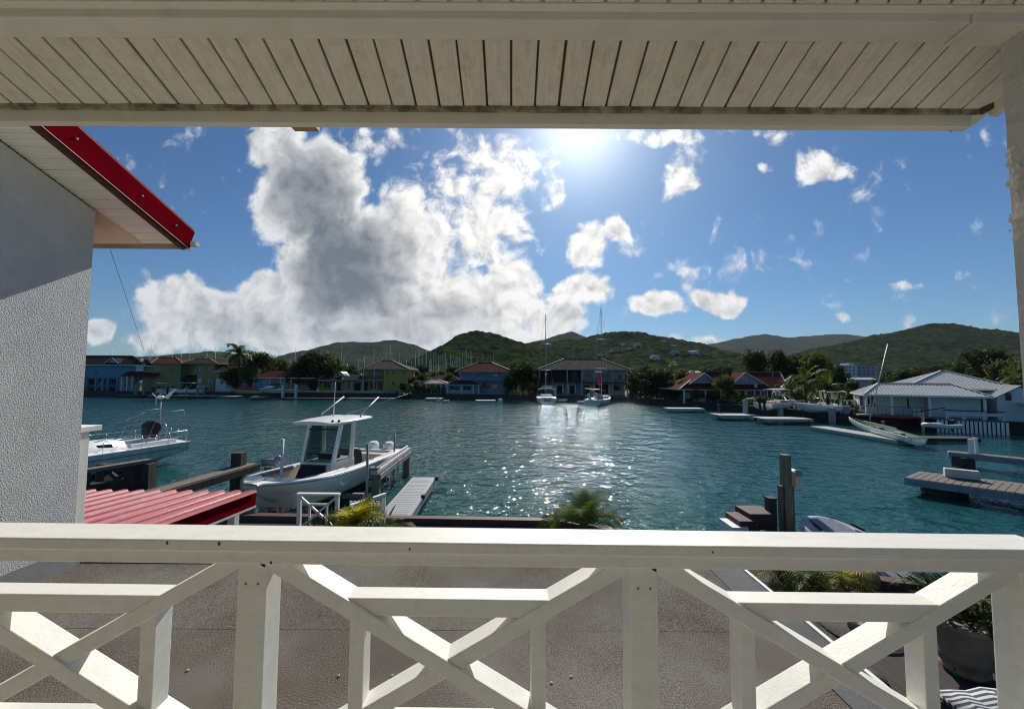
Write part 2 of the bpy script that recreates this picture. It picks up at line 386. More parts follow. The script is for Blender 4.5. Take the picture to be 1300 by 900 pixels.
# far land : a strip of houses with a sea wall, marina water behind, then the hills
shore_px = [(-60, 98), (110, 97), (400, 94), (560, 92), (650, 90), (720, 86), (800, 81), (850, 74), (905, 66), (960, 58), (1030, 50), (1085, 46), (1180, 43), (1300, 39.5), (1500, 36)]
shore = []
for px, Y in shore_px: shore.append((at(px, 480, Y).x, Y))
back = [(shore[-1][0] + 40, 160)] + [(shore[0][0] - 40, 140)]
fl = MB(); fl.poly([(x, y, .95) for x, y in shore] + [(x, y, .95) for x, y in [(160, 60), (230, 250), (-60, 150), (-150, 145)]], (0, 0, -2))
LANDM = mat('bank_ground', (.035, .042, .016), .95, (.06, .055, .03), .5, bump=.4)
structure(fl.build('far_bank', LANDM))
sw = MB()
for (a, b) in zip(shore[:-1], shore[1:]): sw.bar((a[0], a[1] - .12, .52), (b[0], b[1] - .12, .52), .3, 1.3)
tag(sw.build('sea_wall', SEAWALL), 'dark stained sea wall along the far bank below the houses', 'sea wall')

# ---------------------------------------------------------------- hills
def hill_mat(name, c1, c2, scale):
    m = mat(name, c1, 1.0, c2, scale, 6, contrast=(.43, .57), spec=0, dirt=(.010, .018, .005), dirt_amt=.7, dirt_scale=scale * .12, bump=.8, bscale=scale * 2.5, bdist=.25 / scale)  # dirt slot puts the darkness of gullies into the scrub colour
    return m
def hill(name, prof, D, m, res, cell, amp, front=.62, backf=1.3, und=.16, seed=0, rows=None):
    pr = [(at(px, py, D).x, at(px, py, D).z) for px, py in prof]
    x0, x1 = pr[0][0], pr[-1][0]
    nx = max(8, int((x1 - x0) / res)); y0, y1 = D * front, D * backf
    ny = rows or max(10, int((y1 - y0) / (res * 1.6)))
    def H(x):
        for (a, za), (b, zb) in zip(pr[:-1], pr[1:]):
            if a <= x <= b:
                t = (x - a) / (b - a); t = t * t * (3 - 2 * t) * .5 + t * .5
                return za + (zb - za) * t
        return pr[-1][1]
    rowsv = []
    for j in range(ny + 1):
        y = y0 + (y1 - y0) * j / ny
        t = (y - y0) / (D - y0) if y < D else 1 - (y - D) / (y1 - D)
        t = max(0, min(1, t)); s = t ** 1.15 * (1 - .25 * t * (1 - t)) if y < D else math.sin(t * math.pi / 2)
        r = []
        for i in range(nx + 1):
            x = x0 + (x1 - x0) * i / nx
            f = min(1, 6 * min(i, nx - i) / nx)
            base = H(x)
            u = noise.fractal(Vector((x / (D * .11) + seed, y / (D * .2), seed)), 1, 2, 4)
            z = base * s * (1 + und * u * 4 * t * (1 - t) * 1.5) - 3 * (1 - t)
            if amp:
                p = Vector((x / cell + seed, y / cell, z / cell * .5))
                d = noise.voronoi(p)[0][0]
                z += amp * ((.55 - d) * 1.2 + .5 * noise.noise(p * .35)) * min(1, t * 3)
            r.append((x, y, z))
        rowsv.append(r)
    b = MB(); b.strip(rowsv, True); o = structure(b.build(name, m)); return o
HN = hill_mat('near_hill_scrub', (.036, .058, .012), (.008, .016, .004), .09)
HM = hill_mat('hill_scrub', (.046, .068, .016), (.012, .022, .006), .06)
HF = hill_mat('far_hill_scrub', (.038, .058, .018), (.018, .030, .010), .012)
hill('far_ridge', [(760,446),(830,446),(880,442),(905,436),(940,430),(975,424),(1000,428),(1030,426),(1070,424),(1105,427),(1150,436),(1220,450)], 3200, HF, 16, 60, 6, seed=3)
hill('far_peak', [(600,452),(660,437),(690,431),(712,424),(726,420),(745,428),(775,438),(820,450)], 2600, HF, 14, 50, 6, seed=8)
hill('hills_blue', [(330,462),(380,450),(405,442),(425,435),(445,434),(465,435),(500,431),(520,436),(545,445),(570,452),(620,462)], 1900, HF, 9, 26, 5, seed=13)
hill('low_hill', [(120,462),(160,456),(190,452),(240,448),(270,446),(290,451),(330,459),(380,466)], 1300, HF, 8, 22, 4, seed=21)
hill('villa_hill', [(590,462),(640,442),(680,435),(730,431),(760,425),(775,422),(795,420),(820,423),(850,429),(880,434),(910,444),(940,453),(980,463),(1040,472)], 950, HM, 3.6, 12, 5, front=.45, seed=31)
hill('right_hill', [(930,474),(1000,452),(1060,439),(1110,428),(1150,419),(1180,412),(1195,410),(1215,411),(1240,418),(1290,424),(1340,428),(1420,440),(1520,466)], 900, HN, 3.6, 11, 5, front=.42, seed=41)
hill('dome_hill', [(470,474),(510,464),(540,451),(560,439),(585,424),(603,420),(625,423),(650,431),(690,446),(725,460),(780,473)], 620, HN, 2.0, 8, 2.8, front=.5, seed=51)
# low woods and scrub between the marina and the hills
wd = MB()
for k in range(2600):
    px = rnd.uniform(-40, 1400); Y = rnd.uniform(255, 330)
    x = (px - 650) / F * Y
    hz = 5 + 5 * noise.noise(Vector((x * .03, Y * .03, 2))) + rnd.uniform(-1, 2)
    for i in range(5):
        c = Vector((x + rnd.gauss(0, 2), Y + rnd.gauss(0, 2), rnd.uniform(.3, 1) * hz + 1))
        a = Vector((rnd.gauss(0, 1), rnd.gauss(0, 1), rnd.gauss(0, 1))).normalized() * rnd.uniform(1.2, 2.4)
        n = Vector((rnd.gauss(0, 1), rnd.gauss(0, 1), rnd.gauss(0, .6))).normalized()
        bb = a.cross(n).normalized() * rnd.uniform(1.0, 1.8)
        wd.add([c - a, c - bb, c + a, c + bb], [(0, 1, 2, 3)])
tag(wd.build('woodland', LEAF), 'low dark green woods behind the far houses at the foot of the hills', 'woods', kind='stuff')
mg = MB(); mg.box(-700, 700, 262, 420, -1, 1.5)
structure(mg.build('marina_bank', LANDM))

# ================================================================== OUR BALCONY
K = 1.25
DP = 1.25                                    # front face of the railing posts
fz = E - 1.5
bh = thing('balcony_floor', 'tiled balcony floor behind the white railing', 'balcony floor', (0, 0, fz))
b = MB(); b.box(-3.2, 1.95, -1.6, 1.40, fz - .18, fz); b.build('floor_slab', mat('cream_floor_tile', (.74, .70, .61), .5, (.68, .64, .56), 2), bh, True)
hw = thing('house_wall', 'cream rendered house wall behind the balcony', 'house wall', (0, -1.8, fz))
b = MB(); b.box(-4.2, 2.4, -1.85, -1.62, fz - .2, fz + 3.4); b.build('wall', mat('cream_render', (.28, .265, .23), .85, (.25, .235, .20), 4, bump=.3), hw, True)

# porch roof
pr = thing('porch_roof', 'sloping white boarded porch ceiling with front fascia above the balcony', 'porch roof', (0, 1, E + 1.2))
SL = .36
def ceil_z(y): return E + 1.154 + SL * (1.6 - y)
b = MB(); g = MB()
xr = 2.03
x = xr
first = True
bw = .1022
inner = False
def ceil_i(y): return E + 1.217 + SL * (1.19 - y)
while x > -4.4:
    y0, y1 = -1.6, 1.196
    b.add([(x-bw+.012,y0,ceil_i(y0)),(x,y0,ceil_i(y0)),(x,y1,ceil_i(y1)),(x-bw+.012,y1,ceil_i(y1)),(x-bw+.012,y0,ceil_i(y0)+.02),(x,y0,ceil_i(y0)+.02),(x,y1,ceil_i(y1)+.02),(x-bw+.012,y1,ceil_i(y1)+.02)],
          [(0,1,2,3),(7,6,5,4),(0,3,7,4),(1,5,6,2),(0,4,5,1),(3,2,6,7)])
    y0, y1 = 1.24, 1.605
    xa, xb = x - bw + .0092 + rnd.uniform(-.001, .001), x + rnd.uniform(-.001, .001)
    dz = rnd.uniform(-.0015, .0015)
    b.add([(xa,y0,ceil_z(y0)+dz),(xb,y0,ceil_z(y0)+dz),(xb,y1,ceil_z(y1)+dz),(xa,y1,ceil_z(y1)+dz),
           (xa,y0,ceil_z(y0)+.02),(xb,y0,ceil_z(y0)+.02),(xb,y1,ceil_z(y1)+.02),(xa,y1,ceil_z(y1)+.02)],
          [(0,1,2,3),(7,6,5,4),(0,3,7,4),(1,5,6,2),(0,4,5,1),(3,2,6,7)])
    x -= bw
b.build('ceiling_board', SOFFIT, pr, True, bevel=.003)
g = MB(); g.add([(-4.4,-1.6,ceil_z(-1.6)+.012),(xr,-1.6,ceil_z(-1.6)+.012),(xr,1.6,ceil_z(1.6)+.012),(-4.4,1.6,ceil_z(1.6)+.012)], [(3,2,1,0)])
g.add([(-4.4,-1.6,ceil_i(-1.6)+.012),(xr,-1.6,ceil_i(-1.6)+.012),(xr,1.2,ceil_i(1.2)+.012),(-4.4,1.2,ceil_i(1.2)+.012)], [(3,2,1,0)])
g.build('board_gap', GROOVE, pr, True)
# roof deck above so that no sun leaks through
g = MB(); zt = .16
g.poly([(-4.6,-1.9,ceil_z(-1.9)+.03),(2.10,-1.9,ceil_z(-1.9)+.03),(2.10,1.70,ceil_z(1.70)+.03),(-4.6,1.70,ceil_z(1.70)+.03)], (0,0,zt))
g.build('roof_deck', TRIM, pr, True)
# main beam, in two lengths butted near the right end, with a strip above on our side
def zb(px, py, Y): return at(px, py, Y).z
B0, B1 = 1.222, 1.302
zbot = E + 1.18
b = MB(); b.box(-4.4, 1.522, B0, B1, zbot, zbot + .10); b.build('beam', TRIM, pr, True, bevel=.004)
b = MB(); b.box(1.527, 2.06, B0 - .004, B1 + .008, zbot - .008, zbot + .10); b.build('beam', TRIM, pr, True, bevel=.004)
b = MB(); b.box(-4.4, 2.03, B0 - .025, B0 + .02, zbot + .030, zbot + .060); b.build('trim_strip', TRIM, pr, True, bevel=.004)
# front fascia and mouldy bead behind it
zf = E + 1.084
b = MB(); b.box(-4.6, 1.985, 1.613, 1.645, zf, zf + .26); b.build('fascia', TRIM, pr, True, bevel=.003)
b = MB()
n = 70
rows = []
for i in range(n + 1):
    xx = -4.4 + (xr + 4.4) * i / n
    j = rnd.uniform(-.003, .003)
    rows.append([(xx, 1.597 + j * .5, ceil_z(1.597) - .001), (xx, 1.600 + j * .5, E + 1.138), (xx, 1.6125, E + 1.135 + j * .6), (xx, 1.6125, E + 1.19)])
b.strip(rows, False); b.build('mouldy_bead', DIRTY, pr, True)
b = MB(); b.bar((2.045, -1.6, ceil_z(-1.6) - .004), (2.045, 1.60, ceil_z(1.6) - .004), .03, .09); b.build('barge_board', TRIM, pr, True)
b = MB(); b.bar((2.005, 1.60, zf + .06), (2.05, 1.56, zf + .075), .012, .03); b.bar((1.93, 1.648, zf + .004), (1.985, 1.648, zf + .03), .004, .012); b.build('rotten_corner', GROOVE, pr, True)
p0 = at(388, 157, 1.66)
b = MB(); b.box(p0.x - .055, p0.x + .055, 1.646, 1.675, zf + .002, zf + .03); b.build('wood_offcut', BARE, pr, True)

# corner pillar with peeling edge
pl = thing('porch_pillar', 'white rendered corner pillar with peeling paint on its edge', 'pillar', (1.8, 1.25, fz))
b = MB(); zs = []
n = 90
rows = []
for i in range(n + 1):
    z = fz + (zbot - .008 - fz) * i / n
    j = .006 * noise.noise(Vector((z * 9, 0, 0))) + .004 * noise.noise(Vector((z * 31, 1, 0)))
    rows.append([(2.02, 1.12, z), (1.717 + j, 1.12, z), (1.717 + j * .3, 1.21, z), (1.717 + j * 1.6, 1.30 + j, z), (1.76, 1.31 + j * .5, z), (2.02, 1.31, z)])
b.strip(rows, False, True); b.build('shaft', mat('rendered_pillar_paint', (.70, .69, .64), .85, (.6, .59, .54), 6, bump=.7, bscale=60, bdist=.01, dirt=(.38, .33, .26), dirt_amt=.5, dirt_scale=5), pl, True)
b = MB()
for i in range(50):
    z = E + rnd.uniform(.46, .80); a = rnd.uniform(.002, .006); h = rnd.uniform(.004, .016)
    y = 1.301 + rnd.uniform(-.03, .004); x = 1.714 - rnd.uniform(0, .003)
    b.add([(x, y, z - h), (x - a * .5, y + a, z), (x, y, z + h), (x + .001, y - a, z)], [(0, 1, 2, 3)])
b.build('paint_flake', mat('peeling_paint_flakes', (.84, .83, .8), .7), pl, True, solid=.002)

# railing
rl = thing('balcony_railing', 'white painted wooden balcony railing with crossed diagonal panels', 'railing', (0, DP, fz))
def tl(x): return -.0062 * x
def dz(d): return E - d * K
posts = [-2.046, -.814, .418, 1.652]
HW = .0445
b = MB()
def slab(bm, x0, x1, y0, y1, z0, z1):
    bm.add([(x0,y0,z0+tl(x0)),(x1,y0,z0+tl(x1)),(x1,y1,z0+tl(x1)),(x0,y1,z0+tl(x0)),(x0,y0,z1+tl(x0)),(x1,y0,z1+tl(x1)),(x1,y1,z1+tl(x1)),(x0,y1,z1+tl(x0))],
           [(3,2,1,0),(4,5,6,7),(0,1,5,4),(1,2,6,5),(2,3,7,6),(3,0,4,7)])
zt_ = dz(.4115)
slab(b, -3.1, 1.70, DP - .038, DP + .084, zt_ - .035, zt_); b.build('top_rail', WHITE, rl, True, bevel=.004)
b = MB(); slab(b, -3.1, 1.640, DP - .022, DP + .075, dz(.474), zt_ - .0352); b.build('under_rail', WHITE, rl, True, bevel=.003)
b = MB(); slab(b, 1.643, 2.2, DP - .026, DP + .075, dz(.474) - .004, zt_ - .0355); b.build('under_rail', WHITE, rl, True, bevel=.003)
for x in posts:
    b = MB(); b.box(x - HW, x + HW, DP, DP + .085, fz, dz(.474) + tl(x)); b.build('post', WHITE, rl, True, bevel=.004)
dT, dB = .590, 1.250
for (xa, xb) in zip(posts[:-1], posts[1:]):
    a, c = xa + HW, xb - HW
    mx = (a + c) / 2; w_ = .048
    def zz(d, x): return E - d + tl(x)
    for s in (0, 1):
        b = MB(); y = DP + .041 + .003 * s
        if s == 0: p, q_ = (a - .012, y, zz(dT - .006, a)), (c + .012, y, zz(dB, c))
        else: p, q_ = (c + .012, y, zz(dT - .006, c)), (a - .012, y, zz(dB, a))
        b.bar(p, q_, .076 if s else .082, w_); b.build('diagonal_brace', WHITE, rl, True, bevel=.003)
    sl_ = (dB - dT) / (c - a)
    for (d0, d1) in ((.7075, .7625), (1.088, 1.143)):
        off = ((d0 + d1) / 2 - dT) / sl_
        if d0 > 1: off = (dB - (d0 + d1) / 2) / sl_
        b = MB(); x0, x1 = a + off, c - off
        b.add([(x0,DP+.009,zz(d1,x0)),(x1,DP+.009,zz(d1,x1)),(x1,DP+.077,zz(d1,x1)),(x0,DP+.077,zz(d1,x0)),(x0,DP+.009,zz(d0,x0)),(x1,DP+.009,zz(d0,x1)),(x1,DP+.077,zz(d0,x1)),(x0,DP+.077,zz(d0,x0))],
              [(3,2,1,0),(4,5,6,7),(0,1,5,4),(1,2,6,5),(2,3,7,6),(3,0,4,7)])
        b.build('cross_bar', WHITE, rl, True, bevel=.003)
    for x in (a + .285, c - .285):
        b = MB(); b.box(x - .023, x + .023, DP + .012, DP + .075, zz(1.12, x), zz(.745, x)); b.build('baluster', WHITE, rl, True, bevel=.003)
    b = MB(); slab(b, a + .001, c - .001, DP + .004, DP + .08, E - dB - .05, E - dB + .012); b.build('bottom_rail', WHITE, rl, True, bevel=.003)

for (px, py, r__) in ((212, 689, .004), (278, 690, .005), (344, 714, .004), (905, 701, .003), (520, 697, .003)):
    c = at(px, py, DP - .039); MB().ball(c, r__, 6, (1, .35, 1.4)).build('nail_hole', GROOVE, rl, True)
for x in posts[1:]:
    for dx in (-.018, .02): MB().ball((x + dx, DP - .0005, dz(.53) + tl(x)), .0045, 8, (1, .25, 1)).build('nail_head', mat('rusty_nail', (.30, .20, .12), .8), rl, True)
# flat felt roof below the railing
DR = E - 1.8
fr = thing('flat_roof', 'flat grey-brown felted roof of the room below, in front of the railing', 'flat roof', (0, 2, DR))
b = MB(); b.box(-4.22, 2.16, .6, 3.80, DR - .3, DR); b.build('roof_sheet', FELT, fr, True)
for xs, x1 in ((-1.5, None), (-.02, None), (1.45, None)):
    pass
b = MB(); b.box(-4.21, 2.0, 2.83, 3.78, DR, DR + .0015); b.build('felt_lap', FELT, fr, True)
b = MB(); b.box(.02, 1.02, .6, 2.828, DR, DR + .0015); b.build('felt_lap', FELT, fr, True)
b = MB(); b.box(1.86, 2.155, .6, 3.79, DR, DR + .007); b.build('edge_flashing', FELT_STRIP, fr, True)
b = MB(); b.box(2.155, 2.185, .6, 3.84, DR - .10, DR + .022); b.build('edge_trim', WHITE, fr, True, bevel=.004)
b = MB(); b.box(-4.25, 2.155, 3.802, 3.85, DR - .3, DR + .035); b.build('upstand', FELT_STRIP, fr, True)
b = MB(); b.poly([(-4.218, .6, DR + .001), (-4.08, .6, DR + .001), (-4.218, .6, DR + .12)], (0, 3.19, 0)); b.build('wall_flashing', FELT_STRIP, fr, True)
b = MB()
for (px, py) in ((430, 857), (498, 857), (725, 858), (195, 822), (238, 850), (700, 866)):
    c = on(px, py, DR + .006)
    b.ball(c, .008, 6, (1.4, .8, .6))
tag(b.build('leaf_litter', mat('dry_petal', (.7, .68, .6), .8)), 'few tiny pale petals lying on the flat felt roof', 'litter', kind='stuff')

# ================================================================== NEIGHBOUR'S HOUSE (left)
XW = -4.22
nb = thing('white_house', 'white stuccoed house wall with red eaves at the left', 'house', (-5, 3, 0.9))
zw = lambda y: E + 1.63 + .36 * (3.82 - y)
b = MB(); b.poly([(XW, -3, 0.9), (XW, 3.82, 0.9), (XW, 3.82, zw(3.82)), (XW, -3, zw(-3))], (-5, 0, 0)); b.build('wall', STUCCO, nb, True)
XR = -3.80
def rake(y): return E + 1.455 + .36 * (4.38 - y)
# boarded soffit between wall and rake, in ribbed vinyl strips
b = MB(); y = -3.0
while y < 4.30:
    yb = min(y + .112, 4.33)
    pp = [(y, 0), (y + .045, 0), (y + .049, .012), (y + .055, .012), (y + .059, 0), (yb - .012, 0), (yb - .010, .026), (yb, .026), (yb, 0)]
    b.strip([[(XW - .03, yy, rake(yy) + .004 + dz_), (XR, yy, rake(yy) + .004 + dz_)] for yy, dz_ in pp], False)
    y += .112
b.build('soffit', mat('vinyl_soffit', (.90, .89, .82), .6, (.84, .83, .76), 4), nb, True)
b = MB(); b.add([(-9, 3.80, rake(3.80)), (XW + .001, 3.80, rake(3.80)), (XW + .001, 4.33, rake(4.33)), (-9, 4.33, rake(4.33))], [(0, 1, 2, 3)])
b.build('front_soffit', mat('pale_plywood', (.68, .56, .44), .7, (.6, .48, .37), 5), nb, True)
b = MB(); b.bar((-9, 4.345, rake(4.36) - .0), (XR + .02, 4.345, rake(4.36) - .0), .03, .075); b.build('eave_board', BARE, nb, True)
b = MB(); b.bar((-9, 4.385, rake(4.36) + .09), (XR + .06, 4.385, rake(4.36) + .09), .04, .2); b.build('eave_fascia', RED, nb, True)
b = MB(); b.bar((XR + .016, -3, rake(-3) + .01), (XR + .016, 4.38, rake(4.38) + .01), .05, .10); b.build('rake_backing', BROWNBEAM, nb, True)
b = MB()
rows = []
for i in range(81):
    y = -3 + 7.3 * i / 80; j = .012 * noise.noise(Vector((y * 5, 0, 3)))
    rows.append([(XR + .0005, y, rake(y) + .07 + j), (XR - .0035, y, rake(y) + .07 + j), (XR - .0035, y, rake(y) + .012 + j * 1.6), (XR - .001, y, rake(y) + .012 + j * 1.6)])
b.strip(rows, False); b.build('peeling_strip', DIRTY, nb, True)
b = MB(); b.bar((XR + .049, -3, rake(-3) + .105), (XR + .049, 4.42, rake(4.42) + .105), .03, .235); b.build('rake_fascia', RED, nb, True, bevel=.004)
b = MB(); b.bar((XR + .049, -3, rake(-3) - .016), (XR + .049, 4.42, rake(4.42) - .016), .032, .005); b.build('drip_edge', WHITEPVC, nb, True)
for y in (2.0, 2.6, 3.2, 3.8, 4.2): MB().ball((XR + .066, y, rake(y) + .12), .011, 8).build('screw', GALV, nb, True)
b = MB(); b.poly([(XR + .06, -3, rake(-3) + .225), (XR + .06, 4.45, rake(4.45) + .225), (-9, 4.45, rake(4.45) + .225), (-9, -3, rake(-3) + .225)], (0, 0, .03)); b.build('roof', REDROOF, nb, True)
b = MB(); b.bar((XR - .1, 4.43, rake(4.4) + .055), (XR + .125, 4.43, rake(4.4) + .055), .06, .05); b.build('gutter_end', WHITEPVC, nb, True)

# balcony end post with cap beyond the corner
c0 = at(111, 560, 4.05)
np_ = thing('balcony_newel', 'pale grey balcony end post with flat cap against the stucco wall corner', 'newel post', (-4.5, 4.0, E - 2))
b = MB(); b.box(-4.62, -4.35, 3.835, 4.02, E - 2.2, E - .60); b.build('post', TRIM, np_, True, bevel=.004)
b = MB(); b.box(-4.64, -4.33, 3.83, 4.12, E - .60, E - .545); b.build('cap', WHITE, np_, True, bevel=.004)

# red corrugated lower roof
rz0 = E - 2.13
lr = thing('lower_roof', 'low red corrugated metal roof beyond the stucco wall', 'metal roof', (-6, 5.5, rz0))
def lz(y): return rz0 + .065 * (7.1 - y) 
b = MB(); rows = []
xs = []
x = -9.2
XE = -4.66
while x < XE:
    xs += [(x, 0), (x + .13, 0), (x + .155, .036), (x + .235, .036), (x + .26, 0)]
    x += .29
for y in (4.05, 5.0, 6.0, 7.1):
    rows.append([(xx, y, lz(y) + zz_) for xx, zz_ in xs])
b.strip(rows, False); b.build('sheet', REDROOF, lr, True, solid=.004)
b = MB(); b.bar((XE + .02, 4.05, lz(4.05) - .115), (XE + .02, 7.13, lz(7.13) - .115), .03, .25); b.build('side_fascia', RED, lr, True, bevel=.004)
b = MB(); b.bar((XE + .02, 4.05, lz(4.05) - .26), (XE + .02, 7.13, lz(7.13) - .26), .05, .03); b.build('white_edge', WHITEPVC, lr, True)
b = MB(); b.bar((-9.2, 7.12, lz(7.1) - .12), (XE, 7.12, lz(7.1) - .12), .03, .2); b.build('front_fascia', RED, lr, True)
b = MB()
for x in (-4.9, -6.9, -8.9): b.box(x - .06, x + .06, 6.9, 7.02, .9, lz(7) - .14)
b.build('support_post', WHITE, lr, True)
b = MB(); b.box(-9.2, XE - .01, 4.05, 7.08, lz(7) - .13, lz(7) - .11); b.build('soffit', TRIM, lr, True)

# thin wire from the eave towards the far bank
b = MB(); a = at(140, 317, 4.41); c = at(183, 446, 96)
pts = [a.lerp(c, t / 40) for t in range(41)]
b.tube(pts, .0026, 5, .03); tag(b.build('overhead_wire', BLACK), 'thin dark overhead wire running down from the red eave corner', 'wire')
# ================================================================== BOATS : generic hull
def hull_rows(L, B, zs0, zs1, zk, pw=2.8, mid=.45, rake=.55, flare=.86, chine=.35, n=28, taper=.94, endw=0.03):
    """rows of section points from the port sheer round the keel to the starboard sheer; x forward from the transom"""
    rows = []
    for i in range(n + 1):
        s = i / n; s = 1 - (1 - s) ** 1.25
        hb = B / 2 * (taper + (1 - taper) * min(1, s / mid)) if s < mid else B / 2 * max(endw, 1 - ((s - mid) / (1 - mid)) ** pw)
        zs = zs0 + (zs1 - zs0) * s ** 2
        k = max(0, (s - .62) / .38)
        zkk = zk + (zs - .25 - zk) * k ** 2.6 * .85
        zc = zkk + (zs - zkk) * (chine + .25 * k)
        half = []
        for (f, z) in ((1, zs), (1.005, zs - .06), (.965, zs - .35 * (zs - zc)), (flare - .12 * k, zc), (flare * .93 - .14 * k, zc - .03), (.45 - .1 * k, zkk + .35 * (zc - zkk)), (0.0, zkk)):
            xo = s * L - rake * (zs - z) * max(0, (s - .55) / .45) ** 1.5
            half.append(Vector((xo, hb * f, z)))
        rows.append(half + [Vector((p.x, -p.y, p.z)) for p in half[-2::-1]])
    return rows
def build_hull(name, rows, m, parent, transom=True):
    b = MB(); b.strip(rows, True)
    if transom: b.add(rows[0], [tuple(range(len(rows[0])))])
    return b.build(name, m, parent)
def gunwale(rows, w, parent, m, fore=.86, z=.02, name='gunwale'):
    """deck edge ring plus the closed foredeck"""
    b = MB(); n = len(rows) - 1
    for sgn in (0, -1):
        strip = []
        for i, r in enumerate(rows):
            p = r[sgn]; s = i / n; sy = 1 if p.y >= 0 else -1
            ww = abs(p.y) if s > fore else min(abs(p.y), w)
            q = Vector((p.x, p.y - sy * ww, p.z + z + (.03 if s > fore else 0)))
            strip.append([Vector((p.x, p.y + sy * .015, p.z - .05)), Vector((p.x, p.y + sy * .015, p.z + z * .6)), Vector((p.x, p.y - sy * min(.03, abs(p.y)), p.z + z)), q])
        b.strip(strip, True)
    return b.build(name, m, parent)

# ================================================================== THE BIG WHITE MOTORBOAT ON ITS LIFT
bow, st = at(315, 612, 13.5), Vector((-7.70, 22.4, 0))
hv = Vector((-9.0 - st.x, 13.45 - st.y, 0)); L = hv.length
wb = thing('centre_console_boat', 'big white centre console motorboat with hardtop resting on a boat lift', 'motorboat', st, math.atan2(hv.y, hv.x))
rows = hull_rows(L, 3.2, 1.36, 1.80, .12, pw=4.6, mid=.5, rake=.75, n=36, endw=.2)
build_hull('hull', rows, GEL, wb)
gunwale(rows, .36, wb, GEL, fore=.79, z=.03)
b = MB(); b.add([p + Vector((.01, 0, 0)) for p in rows[-1]], [tuple(range(len(rows[-1])))[::-1]]); b.build('stem', GEL, wb)
def cockpit(rows, w, zf, parent, m, s1=.885):
    b = MB(); n = len(rows) - 1; rr = []
    for i, r in enumerate(rows):
        if i / n > s1 + .02: break
        p = r[0]; y = max(.05, p.y - w)
        f = zf + .25 * max(0, i / n - .55) ** 1.2
        rr.append([Vector((p.x, y, p.z + .028)), Vector((p.x, y * .97, f)), Vector((p.x, -y * .97, f)), Vector((p.x, -y, p.z + .028))])
    b.strip(rr, False); b.add(rr[-1], [(0, 1, 2, 3)]); b.add(rr[0], [(3, 2, 1, 0)])
    return b.build('cockpit_liner', m, parent)
cockpit(rows, .35, .62, wb, CREAM, .79)
# rub rail + boot line
b = MB()
for sg in (0, -1): b.tube([r[sg] + Vector((0, .018 * (1 if r[sg].y > 0 else -1), -.055)) for r in rows], .022, 6)
b.build('rub_rail', GREYVINYL, wb)
b = MB()
for sg in (3, 9):
    b.strip([[r[sg] + Vector((0, .012 * (1 if r[sg].y > 0 else -1), .0)), r[sg] + Vector((0, .014 * (1 if r[sg].y > 0 else -1), .05))] for r in rows[:-3]])
b.build('chine_stripe', GREYVINYL, wb)
# bow bolster and cushions
n = len(rows) - 1
for sy in (1, -1):
    b = MB(); pts = []
    for i in range(int(n * .52), int(n * .79)):
        p = rows[i][0]; pts.append((p.x, sy * (max(.08, p.y - .42)), p.z - .03))
    b.tube(pts, .10, 8); b.build('bow_bolster', GREYVINYL, wb)
b = MB(); b.box(6.2, 7.2, -.55, .55, .8, 1.12); b.build('bow_seat', CREAM, wb, bevel=.04)
# small hardware on the foredeck
for sy in (.45, -.45): MB().bar((8.0, sy, 1.82), (8.25, sy * .7, 1.84), .05, .05).build('deck_cleat', STEEL, wb)
b = MB(); b.bar((8.35, 0, 1.82), (L + .08, 0, 1.86), .16, .05); b.build('anchor_roller', STEEL, wb)
for x in (6.7,):
    for k, yy in enumerate((1.13,)):
        b = MB(); b.bar((x - .25, 1.36, 1.38), (x + .25, 1.30, 1.42), .02, .05); b.build('badge', GREYVINYL, wb)
# console
b = MB(); b.poly([(3.7, -.62, .6), (5.6, -.62, .75), (5.55, -.62, 1.55), (5.15, -.60, 1.80), (3.7, -.62, 1.75)], (0, 1.24, 0)); b.build('console', GEL, wb, bevel=.06)
b = MB(); b.poly([(5.62, -.6, .78), (6.15, -.58, .80), (6.12, -.55, 1.15), (5.62, -.6, 1.74)], (0, 1.2, 0)); b.build('seat_cover', BLACK, wb, bevel=.05)
# windscreen frame and glass
T = 3.42
b = MB()
for sy in (1, -1):
    b.bar((5.38, .72 * sy, 1.62), (4.86, .76 * sy, T - .04), .12, .17); b.bar((3.95, .72 * sy, 1.60), (3.85, .76 * sy, T - .04), .12, .20)
    b.bar((5.42, .71 * sy, 1.70), (3.9, .71 * sy, 1.66), .09, .16)
    b.bar((3.85, .72 * sy, .62), (3.90, .72 * sy, 1.7), .14, .22)
    b.box(3.9, 5.45, .675 * sy - .03, .675 * sy + .03, .7, 1.68)
b.bar((5.40, -.70, 1.72), (5.40, .70, 1.72), .08, .08); b.bar((4.87, -.74, T - .08), (4.87, .74, T - .08), .06, .08)
b.build('windscreen_frame', GEL, wb, bevel=.01)
b = MB(); b.add([(5.375, -.67, 1.76), (5.375, .67, 1.76), (4.89, .70, T - .1), (4.89, -.70, T - .1)], [(0, 1, 2, 3)])
for sy in (1, -1): b.add([(5.30, .70 * sy, 1.76), (4.05, .70 * sy, 1.74), (3.98, .735 * sy, T - .1), (4.85, .735 * sy, T - .1)], [(0, 1, 2, 3)])
b.build('windscreen', TINT, wb)
MB().bar((5.2, -.66, 2.1), (5.2, .66, 2.1), .02, .03).build('screen_bar', BLACK, wb); MB().bar((5.05, -.68, 3.15), (5.05, .68, 3.15), .02, .05).build('screen_bar', BLACK, wb); MB().tube([(5.34, .05, 1.85), (5.2, .3, 2.35)], .012, 5).build('wiper', BLACK, wb)
b = MB(); b.box(4.3, 4.75, -.4, .4, 1.75, 2.0); b.tube([(4.2, .25 * math.cos(t / 6 * 6.283), 1.95 + .25 * math.sin(t / 6 * 6.283)) for t in range(7)], .015, 5); b.build('helm_dash', BLACK, wb)
